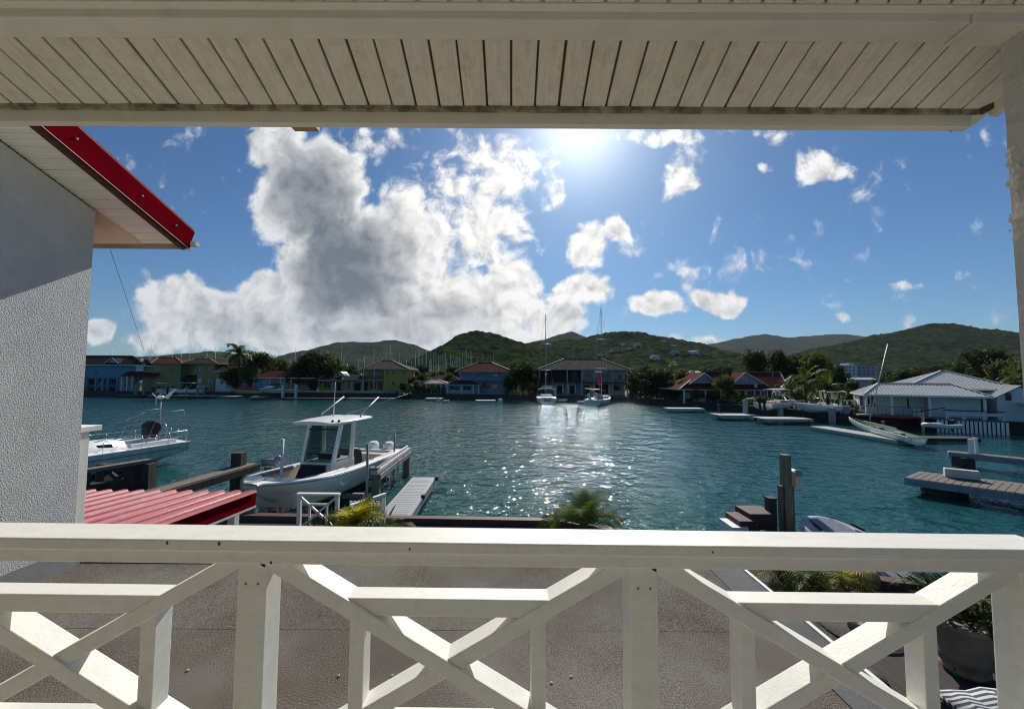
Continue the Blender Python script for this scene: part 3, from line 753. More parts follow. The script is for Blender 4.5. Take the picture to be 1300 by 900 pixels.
# hardtop
b = MB(); out = []
for (x, hw, dz_) in ((5.85, .86, .02), (5.65, 1.08, .0), (4.4, 1.24, .02), (3.0, 1.24, .02), (2.65, 1.08, -.01)):
    out.append([(x, -hw, T + dz_), (x, -hw * .97, T + .09 + dz_), (x, -hw * .6, T + .135 + dz_), (x, 0, T + .15 + dz_), (x, hw * .6, T + .135 + dz_), (x, hw * .97, T + .09 + dz_), (x, hw, T + dz_), (x, hw * .8, T - .01 + dz_), (x, -hw * .8, T - .01 + dz_)])
b.strip(out, True, True); b.add(out[0], [tuple(range(9))]); b.add(out[-1], [tuple(range(9))[::-1]]); b.build('hardtop', GEL, wb)
for y, x in ((.75, 5.5), (.95, 5.35)): MB().ball((x, y, T + .16), .055, 8, (1.3, 1, 1)).build('spotlight', BLACK, wb)
b = MB(); b.bar((4.6, -.1, T + .155), (4.0, .2, T + .155), .30, .012); b.build('top_hatch', GREYVINYL, wb)
for sy in (1, -1):
    b = MB(); b.tube([(3.7, 1.0 * sy, T + .06), (3.7, 1.02 * sy, T + .26)], .03, 8); o = b.build('outrigger_base', STEEL, wb)
    b = MB(); b.tube([(3.7, 1.02 * sy, T + .25), (1.9, .98 * sy, T + 1.0)], .034, 8); b.build('outrigger', WHITEPVC, wb)
b = MB(); b.tube([(3.3, -.35, T + .1), (1.2, 2.3, T + 1.15)], .022, 6, .010); b.build('antenna', GALV, wb)
b = MB(); b.tube([(3.9, -.25, T + .1), (3.85, -.25, T + 1.8)], .022, 6, .014); b.build('antenna', WHITEPVC, wb)
# helm seat with black cover, stern seat, outboards
b = MB(); b.poly([(2.5, -.55, .62), (3.2, -.55, .62), (3.25, -.55, 1.55), (3.0, -.5, 1.95), (2.7, -.5, 1.9), (2.55, -.55, 1.3)], (0, 1.1, 0)); b.build('helm_seat_cover', BLACK, wb, bevel=.12)
b = MB(); b.box(.35, .9, -.9, .9, .62, 1.25); b.build('stern_seat', CREAM, wb, bevel=.05)
b = MB(); b.box(-.02, .3, -1.35, 1.35, .6, 1.36); b.build('transom_wall', GEL, wb, bevel=.03)
for sy in (.48, -.48):
    b = MB(); cw = []
    for (z, a, c) in ((.95, .24, .18), (1.12, .38, .27), (1.38, .44, .29), (1.58, .42, .26), (1.68, .30, .17)):
        cw.append([(-.45 + a * math.cos(t), sy + c * math.sin(t), z) for t in [2 * math.pi * k / 14 for k in range(14)]])
    b.strip(cw, True, True); b.add(cw[-1], [tuple(range(14))]); ob = b.build('outboard_motor', GEL, wb)
    b = MB(); b.bar((-.40, sy, 1.1), (-.35, sy, .0), .14, .30); b.bar((-.1, sy, .95), (-.42, sy, 1.0), .2, .2); b.build('motor_leg', GEL, ob)
b = MB()
for x in (3.0, 5.2): 
    for sy in (1, -1): b.bar((x, 1.36 * sy, 1.42 + .02 * x), (x + .25, 1.36 * sy, 1.42 + .02 * x), .04, .05)
b.tube([(6.0, 1.36, 1.35), (6.02, 1.40, 1.30)], .03, 6); b.build('side_cleat', STEEL, wb)
b = MB()
for k in range(40):
    t = k / 39
    pass
b.add([(4.6, .71, 1.13), (4.3, .71, 1.13), (4.25, .71, 1.32), (4.45, .71, 1.38), (4.65, .71, 1.3)], [(0, 1, 2, 3, 4)])
b.build('side_hatch', BLACK, wb)

# ---------------------------------------------------------------- boat lift
def lift(name, label, X, Y0, Y1, z, posts_, pm, bm, loc):
    t = thing(name, label, 'boat lift', loc)
    b = MB(); b.bar((X, Y0, z), (X, Y1, z), .30, .16); b.build('lift_beam', bm, t, True, bevel=.01)
    b = MB(); b.bar((X + .2, Y0 + .2, z - .22), (X + .2, Y1 - .2, z - .22), .06, .22); b.build('steel_channel', GALV, t, True)
    for (x, y, s, zt) in posts_:
        b = MB(); b.box(x - s, x + s, y - s, y + s, -2, zt); b.build('piling', pm, t, True, bevel=.02)
    return t
PILE = mat('tan_weathered_piling', (.30, .25, .19), .85, (.16, .13, .10), 3, stretch=(4, 4, .5), bump=.4)
t = lift('boat_lift', 'pale timber boat lift with cable drums beside the big white motorboat', -5.85, 16.7, 22.1, 1.42, [(-5.85, 21.85, .19, 1.33), (-5.9, 17.2, .17, 1.33)], PILE, mat('pale_lift_timber', (.55, .52, .46), .7, (.38, .35, .3), 3), (-5.85, 17, -.5))
b = MB()
b.box(-6.1, -5.72, 16.75, 17.1, 1.25, 1.62); b.build('winch_motor', mat('rusty_winch', (.16, .08, .06), .7, (.28, .26, .24), 9), t, True, bevel=.03)
b = MB(); b.tube([(-5.86, 16.9, 1.66), (-5.86, 22.0, 1.60)], .04, 8); b.build('drive_pipe', GALV, t, True)
for k, y in enumerate((17.6, 18.5, 19.4)):
    b = MB(); pts = [(-5.66 + .02 * k, y + 1.0 * u, 1.35 - (1.0 + .1 * k) * 4 * u * (1 - u)) for u in [i / 12 for i in range(13)]]
    b.tube(pts, .022, 6); b.build('hanging_hose', mat('pale_rope', (.45, .43, .38), .8), t, True)
for y, z in ((17.1, .35), (20.6, .15)): MB().bar((-6.4, y, z), (-9.6, y, z), .18, .2).build('cradle', GALV, t, True)
b = MB()
for (y0, y1) in ((16.95, 17.3), (21.6, 21.9)): b.tube([(-5.8, y0, 1.3), (-6.35, y0 + .1, .4)], .012, 5)
b.build('lift_cable', GALV, t, True)
# guide poles
for (px, py0, py1, Y, lab) in ((359, 557, 600, 15.3, 'white plastic guide pole at the far side of the big motorboat bow'), (467, 563, 640, 16.4, 'grey plastic guide pole in front of the boat lift winch'), (501, 550, 600, 21.4, 'thin grey guide pole by the big motorboat stern')):
    a = at(px, py0, Y)
    b = MB(); b.tube([(a.x, Y, -1.5), (a.x, Y, a.z)], .055 if Y < 20 else .045, 10)
    tag(b.build('guide_pole', WHITEPVC if Y < 16 else GALV), lab, 'guide pole')
# far side lift piling seen left of the bow
t = thing('bow_piling', 'round weathered pilings with a crosshead under the big motorboat bow', 'piling', (-9.6, 13.4, -1))
for x in (-9.05, -8.55):
    b = MB(); b.tube([(x, 13.6, -1.5), (x, 13.6, .95 + .25 * (x < -9))], .15, 12); b.build('pile', PILE, t, True)
b = MB(); b.box(-9.3, -8.4, 13.5, 13.75, .55, .75); b.build('crosshead', DARKWOOD, t, True)
t = thing('winch_post', 'short post carrying a grey winch beside the far gunwale', 'winch post', (-10.9, 17, -1))
b = MB(); b.box(-10.75, -10.4, 17.0, 17.35, -1, 1.55); b.build('post', PILE, t, True)
b = MB(); b.tube([(-10.85, 17.1, 1.75), (-10.2, 17.1, 1.75)], .17, 10); b.ball((-10.2, 17.15, 1.85), .2, 8); b.build('winch', GALV, t, True)

# ---------------------------------------------------------------- floating grey dock
def dock(name, label, cat, pts, ztop, th, m, legs=(), legm=None, frame=None):
    cx = sum(p[0] for p in pts) / 4; cy = sum(p[1] for p in pts) / 4
    t = thing(name, label, cat, (cx, cy, 0))
    b = MB(); b.poly([(x, y, ztop) for x, y in pts], (0, 0, -.06)); b.build('deck', m, t, True)
    b = MB(); n = len(pts)
    for i in range(n):
        p, q = Vector((*pts[i], ztop - .06 - th / 2 + .035)), Vector((*pts[(i + 1) % n], ztop - .06 - th / 2 + .035))
        d = (q - p).normalized() * .05
        b.bar(p - d, q + d, .1, th)
    b.build('side_beam', frame or m, t, True)
    for (x, y, s, zt) in legs:
        b = MB(); b.box(x - s, x + s, y - s, y + s, -2.5, zt); b.build('leg', legm or DARKWOOD, t, True)
    return t
t = dock('floating_dock', 'narrow grey floating dock with ribbed decking beside the big white motorboat', 'dock', [(-4.72, 12.9), (-3.62, 12.9), (-3.80, 19.4), (-4.86, 19.4)], .55, .32, ALU, [(-4.3, 18.4, .14, .3), (-4.3, 14.2, .14, .3)], DARKWOOD, mat('dock_frame_grey', (.30, .31, .33), .5, metal=.3))
b = MB()
for k in range(29):
    y = 13.0 + k * .22; b.box(-4.66 - .004 * k, -3.70 - .006 * k, y, y + .012, .551, .556)
b.build('deck_seam', GREYVINYL, t, True)
for y in (13.1, 16.3, 19.2): MB().box(-3.74, -3.60, y, y + .2, .45, .62).build('cleat', BLACK, t, True)

# ---------------------------------------------------------------- timber catwalks on the left
t = thing('catwalk', 'long grey-brown timber catwalk beam carried by a tall dark piling', 'catwalk', (-12, 16, 0))
b = MB()
e0, e1 = at(208, 624, 13.6), at(317, 591, 17.7)
b.bar((-12.35, 12.6, 1.5), (-11.75, 17.7, 1.5), .62, .16); b.build('deck_plank', GREYWOOD, t, True)
b = MB(); b.bar((-12.70, 12.6, 1.44), (-12.10, 17.7, 1.44), .14, .28); b.bar((-12.0, 12.6, 1.40), (-11.4, 17.7, 1.40), .12, .28); b.build('side_beam', DARKWOOD, t, True)
for (x, y, zt) in ((-12.02, 17.25, 2.15), (-12.4, 14.0, 1.2)):
    b = MB(); b.box(x - .22, x + .22, y - .2, y + .2, -2, zt); b.build('piling', DARKWOOD, t, True, bevel=.02)
t = thing('jetty', 'dark timber jetty with crossed braces beside the moored white yacht', 'jetty', (-18, 17, 0))
b = MB(); b.bar((-18.4, 15.2, 1.5), (-17.1, 18.5, 1.5), .45, .14); b.build('top_beam', GREYWOOD, t, True)
b = MB()
for (x, y) in ((-17.4, 18.0), (-18.0, 16.4), (-18.9, 18.2), (-16.95, 18.3)):
    b.box(x - .2, x + .2, y - .2, y + .2, -2, 1.4)
b.build('piling', DARKWOOD, t, True)
b = MB(); b.bar((-18.9, 18.1, .2), (-17.4, 18.1, 1.3), .12, .16); b.bar((-18.9, 18.15, 1.2), (-17.4, 18.15, .2), .12, .16); b.bar((-18.9, 18.1, 1.2), (-16.9, 18.3, 1.25), .2, .25); b.bar((-19.6, 15.6, .5), (-17.2, 18.2, .5), .3, .6)
b.build('cross_brace', DARKWOOD, t, True)

# ---------------------------------------------------------------- white yacht on the left (stern towards the channel)
ys = Vector((-22.2, 25.6, 0)); yv = Vector((-.30, -.954, 0))
ya = thing('sailing_yacht', 'white sailing yacht with steel stern rails and wind generator moored at the left', 'yacht', ys, math.atan2(yv.y, yv.x))
yr = hull_rows(12.0, 3.9, 1.22, 1.45, -.3, pw=2.2, mid=.4, rake=.8, flare=.9, chine=.4, n=26, taper=.80)
for r in yr[:4]:
    pass
# reverse (sugar scoop) stern: lower points start further aft under the deck
for i, r in enumerate(yr[:6]):
    for p in r: p.z += max(0, (1.0 - p.z)) * .55 * (1 - i / 6) ** 1.4
build_hull('hull', yr, GELDIRTY, ya)
b = MB()
b.strip([[Vector((r[0].x, r[0].y - .0, r[0].z + .0)), Vector((r[0].x, r[0].y * .55, r[0].z + .06)), Vector((r[0].x, 0, r[0].z + .08)), Vector((r[0].x, -r[0].y * .55, r[0].z + .06)), Vector((r[0].x, -r[0].y, r[0].z))] for r in yr], True)
b.build('deck', GEL, ya)
b = MB()
for sg in (0, -1): b.tube([r[sg] + Vector((0, 0, .03)) for r in yr], .03, 6)
b.build('toe_rail', GALV, ya)
b = MB(); b.strip([[r[1] + Vector((0, .012, -.16)), r[1] + Vector((0, .014, -.22))] for r in yr[1:]]); b.strip([[r[-2] + Vector((0, -.012, -.16)), r[-2] + Vector((0, -.014, -.22))] for r in yr[1:]]); b.build('hull_stripe', GREYVINYL, ya)
b = MB(); cab = []
for (x, hw, h) in ((2.9, 1.0, .1), (3.1, 1.12, .42), (5.5, 1.05, .5), (7.6, .75, .42), (8.6, .45, .1)):
    cab.append([(x, -hw, 1.3), (x, -hw * .88, 1.3 + h), (x, 0, 1.36 + h), (x, hw * .88, 1.3 + h), (x, hw, 1.3)])
b.strip(cab, True); b.add(cab[0], [(0, 1, 2, 3, 4)]); b.build('coachroof', GEL, ya)
for x in (3.6, 4.9, 6.2):
    for sy in (1, -1):
        b = MB(); b.add([(x, sy * 1.06, 1.44), (x + .9, sy * 1.02, 1.46), (x + .85, sy * .97, 1.68), (x + .05, sy * 1.0, 1.66)], [(0, 1, 2, 3)]); b.build('cabin_window', GLASS, ya)
b = MB(); b.box(.4, 2.7, -.85, .85, 1.26, 1.30); b.build('cockpit_well', GREYVINYL, ya)
b = MB(); b.box(.5, 2.7, -1.15, -.85, 1.25, 1.48); b.box(.5, 2.7, .85, 1.15, 1.25, 1.48); b.build('coaming', GEL, ya, bevel=.03)
for x, y in ((7.9, 0), (9.3, 0)):
    b = MB(); b.box(x - .3, x + .3, -.28, .28, 1.45, 1.52); b.build('deck_hatch', GREYVINYL, ya, bevel=.02)
# stern rails
b = MB()
for h in (.33, .66):
    b.tube([(2.6, 1.62, 1.3 + h), (1.2, 1.56, 1.3 + h), (.15, 1.45, 1.32 + h), (-.05, 1.2, 1.34 + h), (-.05, .35, 1.34 + h)], .014, 6)
    b.tube([(2.6, -1.62, 1.3 + h), (1.2, -1.56, 1.3 + h), (.15, -1.45, 1.32 + h), (-.05, -1.2, 1.34 + h), (-.05, -.35, 1.34 + h)], .014, 6)
for sy in (1, -1):
    for (x, y) in ((2.6, 1.62), (1.2, 1.56), (.15, 1.45), (-.05, .35), (4.4, 1.78), (6.4, 1.72), (8.4, 1.45)):
        b.tube([(x, y * sy, 1.25), (x, y * sy, 1.98)], .014, 6)
    b.tube([(2.6, 1.62 * sy, 1.96), (4.4, 1.78 * sy, 1.96), (6.4, 1.72 * sy, 1.96), (8.4, 1.45 * sy, 1.96)], .008, 5)
b.build('stern_rail', STEEL, ya)
b = MB()
for sy in (1, -1):
    b.tube([(2.2, 1.25 * sy, 1.4), (1.6, 1.2 * sy, 3.2), (.2, 1.15 * sy, 3.25), (.0, 1.2 * sy, 2.0)], .018, 6)
for x, z in ((1.6, 3.2), (.9, 3.22), (.2, 3.25)): b.tube([(x, -1.17, z), (x, 1.17, z)], .015, 6)
b.tube([(1.6, 0, 3.2), (4.6, 0, 1.9)], .012, 5)
b.build('bimini_frame', GALV, ya)
b = MB(); b.tube([(.5, -.55, 1.3), (.5, -.55, 3.95)], .035, 8); b.build('generator_pole', GALV, ya)
b = MB(); b.ball((.5, -.55, 4.05), .14, 10, (1.7, .8, .8)); b.poly([(.35, -.56, 4.0), (.1, .0, 4.62), (-.05, .0, 4.62), (0.1, -.56, 3.92)], (0, .03, 0))
for k in range(3):
    a = 2.1 * k + .5; b.bar((.75, -.55, 4.05), (.75, -.55 + .5 * math.cos(a), 4.05 + .5 * math.sin(a)), .02, .05)
b.build('wind_generator', GEL, ya)
b = MB(); b.poly([(1.7, -.15, 1.75), (1.3, -.15, 1.6), (.95, -.15, 2.15), (1.0, -.15, 2.5), (1.35, -.15, 2.7), (1.75, -.15, 2.45)], (0, .7, 0)); b.build('wheel_cover', BLACK, ya, bevel=.1)
b = MB(); b.tube([(.7, .55 * math.cos(t), 1.95 + .55 * math.sin(t)) for t in [2 * math.pi * k / 16 for k in range(17)]], .018, 6); b.build('steering_wheel', STEEL, ya)
b = MB()
for (x, y) in ((3.0, .2), (4.5, -.4), (.9, -.9)): b.box(x, x + .3, y, y + .25, 1.5, 1.72)
b.build('deck_winch', BLACK, ya, bevel=.05)

# ================================================================== NEAR YARD : white gate, fence, palms, post, dinghy
ft = thing('yard_fence', 'white crossed timber fence panel on the quay below the railing', 'fence', (-5.5, 11.4, .9))
fx0, fx1 = at(380, 640, 11.5).x, at(428, 640, 11.5).x
b = MB()
for x in (fx0, fx1): b.box(x - .05, x + .05, 11.46, 11.56, .9, 2.07)
b.build('post', WHITE, ft, True)
b = MB(); b.box(fx0 - .07, fx1 + .07, 11.44, 11.58, 2.07, 2.13); b.build('top_rail', WHITE, ft, True)
b = MB(); b.bar((fx0, 11.5, 2.04), (fx1, 11.5, 1.1), .05, .06); b.bar((fx1, 11.505, 2.04), (fx0, 11.505, 1.1), .05, .06); b.bar((fx0 + .25, 11.51, 1.8), (fx1 - .25, 11.51, 1.8), .05, .06); b.bar((fx0 + .3, 11.515, 1.8), (fx0 + .3, 11.515, 1.0), .05, .05); b.bar((fx1 - .3, 11.515, 1.8), (fx1 - .3, 11.515, 1.0), .05, .05)
b.build('brace', WHITE, ft, True)
gt = thing('picket_gate', 'low white picket gate standing open between the crossed fence and the floating dock', 'gate', (-4.6, 11.8, .9))
gx0, gx1 = fx1 + .12, at(482, 640, 12).x
b = MB(); k = 0; x = gx0
while x < gx1:
    b.box(x, x + .07, 12.10, 12.13, .95, 1.72); x += .115
b.build('picket', WHITE, gt, True)
b = MB(); b.box(gx0 - .02, gx1, 12.135, 12.17, 1.02, 1.10); b.box(gx0 - .02, gx1, 12.135, 12.17, 1.56, 1.64); b.build('rail', WHITE, gt, True)
b = MB(); b.bar((gx1 - .55, 11.2, 1.86), (gx1 + .08, 12.3, 1.86), .1, .1); b.bar((gx1 + .05, 12.25, .9), (gx1 + .05, 12.25, 1.85), .09, .09); b.bar((gx1 - .5, 11.25, .9), (gx1 - .5, 11.25, 1.82), .09, .09); b.bar((gx1 - .5, 11.3, 1.35), (gx1, 12.2, 1.35), .05, .05); b.build('hand_rail', WHITE, gt, True)

def fronds(b, c, n, L, lean, rnd_, leaf, width, droop=.9, step=.055, up=(.3, 1.35), fan=False):
    for k in range(n):
        az = 2 * math.pi * k / n + rnd_.uniform(-.25, .25); el = rnd_.uniform(*up); l = L * rnd_.uniform(.75, 1.1)
        pts = []; p = Vector(c); d = Vector((math.cos(az) * math.cos(el), math.sin(az) * math.cos(el), math.sin(el)))
        m = max(6, int(l / step)); ds = l / m
        for i in range(m + 1):
            pts.append(p.copy()); p = p + d * ds
            d = (d + Vector((0, 0, -droop * ds / l * (1.0 + 1.4 * i / m)))).normalized()
        b.tube(pts[::max(1, m // 8)] + [pts[-1]], .014 * L, 4, .003)
        for i in range(int(m * .12), m + 1):
            t = i / m; T = (pts[min(i + 1, m)] - pts[max(i - 1, 0)]).normalized()
            S = T.cross(Vector((0, 0, 1)))
            if S.length < .05: S = Vector((-math.sin(az), math.cos(az), 0))
            S.normalize(); U = S.cross(T)
            ll = leaf * (math.sin(math.pi * (.12 + .84 * t)) ** .7) * rnd_.uniform(.85, 1.1)
            for sg in (1, -1):
                dirv_ = (S * sg * .80 + T * .62 + U * rnd_.uniform(.05, .35)).normalized()
                q = pts[i]; w = T * width
                mid_ = q + dirv_ * ll * .55 + Vector((0, 0, -.02 * ll)); e = q + dirv_ * ll + Vector((0, 0, -.28 * ll))
                b.add([q - w * .5, q + w * .5, mid_ + w * .5, mid_ - w * .5, e], [(0, 1, 2, 3), (3, 2, 4)])
def palm(name, label, cat, base, trunk_h, L, n, seed, m, leaf=.45, width=.035, tr=.12, step=.055, droop=.9, up=(.3, 1.35), group=None, bend=0):
    r_ = random.Random(seed); t = thing(name, label, cat, base, 0, group); base = Vector(base)
    b = MB(); pts = [base + Vector((bend * (i / 6) ** 2, 0, trunk_h * i / 6)) for i in range(7)]
    b.tube(pts, tr, 9, tr * .7); b.build('trunk', BARK, t, True)
    b = MB(); fronds(b, pts[-1], n, L, 0, r_, leaf, width, droop, step, up); b.build('frond_crown', m, t, True)
    return t
c = at(741, 660, 10.2)
palm('palm_tree', 'young green palm rising just behind the railing at the middle', 'palm', (c.x, 10.2, .9), c.z - 1.05, 1.32, 19, 3, mat('bright_green_frond', (.050, .105, .012), .6, (.085, .13, .016), 1.2, spec=.04, transl=.3), .46, .032, .07, .04, 1.25, (.3, 1.4))
c = at(452, 662, 9.6)
palm('palm_tree', 'yellow-green fan palm in front of the white yard fence', 'palm', (c.x, 9.6, .9), c.z - 1.0, .72, 20, 5, PALMYEL, .40, .04, .06, .036, .7, (.15, 1.3))
c = at(478, 668, 9.8)
palm('palm_tree', 'small olive palm beside the yellow-green fan palm', 'palm', (c.x + .2, 10.0, .9), .7, .8, 12, 9, PALMLEAF, .3, .022, .05, .045, 1.0, (.1, 1.0))
for (px, py, Y, sd, mm, lab) in ((990, 735, 9.3, 11, PALMYEL, 'yellowing palm clump past the flat roof edge, leftmost under the railing'), (1030, 738, 8.8, 12, PALMLEAF, 'green palm clump in the middle of the clumps past the flat roof edge'), (1068, 738, 9.0, 13, PALMYEL, 'yellow-green palm clump nearest the quay beam, right of the flat roof edge')):
    c = at(px, py, Y)
    palm('palm_clump', lab, 'palm', (c.x, Y, .9), max(.15, c.z - 1.3), 1.0, 16, sd, mm, .36, .024, .05, .05, 1.1, (.0, 1.2), group='palm clumps beside the roof edge')
c = at(1175, 752, 7.6)
palm('palm_tree', 'dark slender palm by the quay beam behind the clay urn', 'palm', (c.x + .9, 7.8, .9), .25, 1.3, 10, 17, PALMLEAF, .4, .018, .05, .05, 1.0, (.2, 1.1))
# low green hedge plants along the fence
hb_ = MB(); r_ = random.Random(4)
for k in range(260):
    px = r_.uniform(392, 490); c = at(px, 664, 10.6); c = Vector((c.x, 10.6 + r_.gauss(0, .25), .9 + r_.uniform(.0, .75)))
    d = Vector((r_.gauss(0, .5), r_.gauss(0, .5), 1)).normalized() * r_.uniform(.2, .4); s_ = d.cross(Vector((r_.gauss(0, 1), r_.gauss(0, 1), .1))).normalized() * .03
    hb_.add([c - s_, c + s_, c + d * .6 + s_, c + d], [(0, 1, 2, 3)])
tag(hb_.build('border_plants', LEAF), 'low dark green border plants at the foot of the white yard fence', 'plants', kind='stuff')

# tall mooring post with winch, boxes, dinghy on the right
X0 = at(998, 600, 13.2).x
t = thing('mooring_post', 'tall weathered timber mooring post with a cream winch box', 'mooring post', (X0, 13.2, 0))
b = MB(); b.box(X0 - .125, X0 + .125, 13.1, 13.36, -2, at(998, 577, 13.2).z); b.build('post', PILE, t, True, bevel=.02)
b = MB(); b.box(X0 - .24, X0 - .142, 13.15, 13.3, -1, 1.95); b.box(X0 + .142, X0 + .22, 13.15, 13.3, -1, 1.95); b.build('side_plank', GREYWOOD, t, True)
b = MB(); b.box(X0 + .17, X0 + .40, 13.0, 13.3, 1.92, 2.45); b.build('winch_box', CREAM, t, True, bevel=.03)
b = MB(); b.tube([(X0 + .27, 12.93, 2.40), (X0 + .27, 13.35, 2.40)], .10, 10); b.build('winch_drum', GALV, t, True)
X1 = at(979, 640, 13.0).x
b = MB(); b.box(X1 - .12, X1 + .12, 12.9, 13.15, -2, at(979, 632, 13).z); b.box(X1 - .15, X1 + .15, 12.87, 13.18, at(979, 633, 13).z, at(979, 631, 13).z)
tag(b.build('dock_post', DARKWOOD), 'short dark timber post left of the tall mooring post', 'dock post')
t = thing('dock_steps', 'dark brown wooden dock steps left of the short dark post', 'steps', (at(955, 660, 12.8).x, 12.8, .5))
for (pxa, pxb, py, Y, h) in ((950, 984, 651, 12.8, .5), (937, 962, 660, 12.6, .5)):
    a, c = at(pxa, py, Y), at(pxb, py, Y)
    b = MB(); b.box(a.x, c.x, Y - .1, Y + .75, a.z - h, a.z); b.build('step', BROWNBEAM, t, True, bevel=.012)
b = MB(); a = at(928, 668, 12.5); b.box(a.x, a.x + .5, 12.4, 13.2, a.z - .5, a.z); b.build('white_step', WHITE, t, True)
cz = at(1042, 668, 12.2)
t = thing('rubber_dinghy', 'grey inflatable dinghy bow showing just above the right railing', 'dinghy', (cz.x, 12.2, 0))
b = MB(); pts = []
for k in range(17):
    a = math.pi * k / 16; pts.append((cz.x - .62 * math.cos(a) , 12.3 + (.2 + .9 * math.sin(a)) * -.55, 1.30 + .12 * math.sin(a)))
zc = at(1042, 660, 12.2).z
pts = [(cz.x - .62 * math.cos(math.pi * k / 16), 11.2 + 1.2 * math.sin(math.pi * k / 16) ** .6, zc - .16 - .12 * (1 - math.sin(math.pi * k / 16))) for k in range(17)]
pts = [(cz.x - .62, 9.4, zc - .5)] + pts + [(cz.x + .62, 9.4, zc - .5)]
b.tube(pts, .21, 12); b.build('tube', mat('grey_hypalon', (.42, .43, .46), .5, (.36, .37, .4), 4), t, True)
b = MB(); b.poly([(cz.x - .5, 9.5, zc - .5), (cz.x + .5, 9.5, zc - .5), (cz.x + .45, 11.9, zc - .22), (cz.x - .45, 11.9, zc - .22)], (0, 0, -.05)); b.build('floor', GREYVINYL, t, True)
b = MB(); b.poly([(cz.x - .5, 11.2, zc - .08), (cz.x + .5, 11.2, zc - .08), (cz.x + .34, 12.2, zc + .05), (cz.x - .34, 12.2, zc + .05)], (0, 0, -.03)); b.build('bow_cover', GREYVINYL, t, True)
for sx in (-1, 1): MB().bar((cz.x + sx * .62, 11.4, zc + .02), (cz.x + sx * .56, 11.75, zc + .06), .05, .06).build('handle', BLACK, t, True)

# docks on the right
g1, g2, g3, g4 = on(1150, 606, .75), on(1302, 628, .75), on(1302, 612, .75), on(1168, 598, .75)
ex = (Vector((1, -1, 0)).normalized()) * 9
t = dock('timber_dock', 'grey planked dock with dark leg and white box at the right', 'dock', [(g1.x, g1.y), (g2.x + ex.x, g2.y + ex.y), (g3.x + ex.x, g3.y + ex.y), (g4.x, g4.y)], .75, .32, GREYWOOD, [(on(1190, 612, .6).x + .4, on(1190, 612, .6).y + .1, .55, .5)], DARKWOOD, mat('grey_dock_side', (.30, .32, .36), .8, (.2, .21, .24), 3))
b = MB(); u = (g4 - g1); d_ = (g2 - g1).normalized()
for k in range(40):
    p = g1 + d_ * (.2 + k * .25); b.bar(p + Vector((0, 0, .003)), p + u + Vector((0, 0, .003)), .02, .012)
b.build('plank_gap', DARKWOOD, t, True)
ca, cb_ = on(1206, 606, .78), on(1252, 611, .78)
b = MB(); b.bar((ca.x, ca.y + .25, .98), (cb_.x, cb_.y + .25, .98), .34, .42)
o = b.build('dock_box', mat('off_white_box', (.62, .60, .54), .6, (.5, .48, .43), 3), bevel=.03)
tag(o, 'off-white rectangular storage box lying on the grey planked dock', 'dock box')
h1, h2 = on(1205, 573.5, .85), on(1302, 583, .85)
dd = (h2 - h1).normalized(); nn = Vector((-dd.y, dd.x, 0)) * .75
h2 = h2 + dd * 6
t = dock('timber_dock', 'narrow timber finger dock with two white stub posts, beyond the planked dock', 'dock', [(h1.x, h1.y), (h2.x, h2.y), (h2.x + nn.x, h2.y + nn.y), (h1.x + nn.x, h1.y + nn.y)], .85, .34, GREYWOOD, [(on(1232, 582, .6).x, on(1232, 582, .6).y + .4, .35, .6)], DARKWOOD, mat('grey_dock_side', (.3, .32, .36)))
s0 = on(1240, 577, .85)
for k in (0, 1):
    b = MB(); b.box(s0.x + k * .28 - .09, s0.x + k * .28 + .09, s0.y + .2, s0.y + .38, .85, 1.75 + .1 * k); b.build('stub_post', WHITE, t, True)

# ---------------------------------------------------------------- patio corner seen through the right panel
pb = on(1224, 852, .9)
pt = thing('clay_urn', 'large weathered clay urn with ring handles holding a leafy plant', 'urn', (pb.x, pb.y, .9))
CLAY = mat('weathered_clay', (.34, .25, .17), .9, (.24, .17, .12), 4, bump=.4, dirt=(.08, .06, .045), dirt_amt=.5)
b = MB(); b.lathe((0, 0, 0), [(0, 0), (.24, 0), (.30, .08), (.27, .10), (.33, .22), (.36, .30), (.345, .31), (.41, .60), (.43, .74), (.48, .78), (.49, .83), (.46, .85), (.41, .83), (.40, .76), (0, .74)], 28); b.build('pot', CLAY, pt)
for a in (-.9, 2.3):
    cx, cy = .47 * math.cos(a), .47 * math.sin(a)
    b = MB(); b.tube([(cx + .02 * math.cos(a) - .085 * math.sin(a) * math.cos(t_), cy + .085 * math.cos(a) * math.cos(t_), .56 + .085 * math.sin(t_)) for t_ in [2 * math.pi * k / 14 for k in range(15)]], .018, 7); b.build('ring_handle', CLAY, pt)
r_ = random.Random(12); b = MB()
for k in range(420):
    c = Vector((r_.gauss(0, .22), r_.gauss(0, .22), .85 + abs(r_.gauss(.1, .22))))
    d = (Vector((c.x, c.y, .25)) + Vector((r_.gauss(0, .4), r_.gauss(0, .4), r_.gauss(0, .3)))).normalized() * r_.uniform(.09, .2); s_ = d.cross(Vector((r_.gauss(0, 1), r_.gauss(0, 1), r_.gauss(0, 1)))).normalized() * .035
    b.add([c, c + d * .5 + s_, c + d, c + d * .5 - s_], [(0, 1, 2, 3)])
b.build('leaves', LEAF, pt)
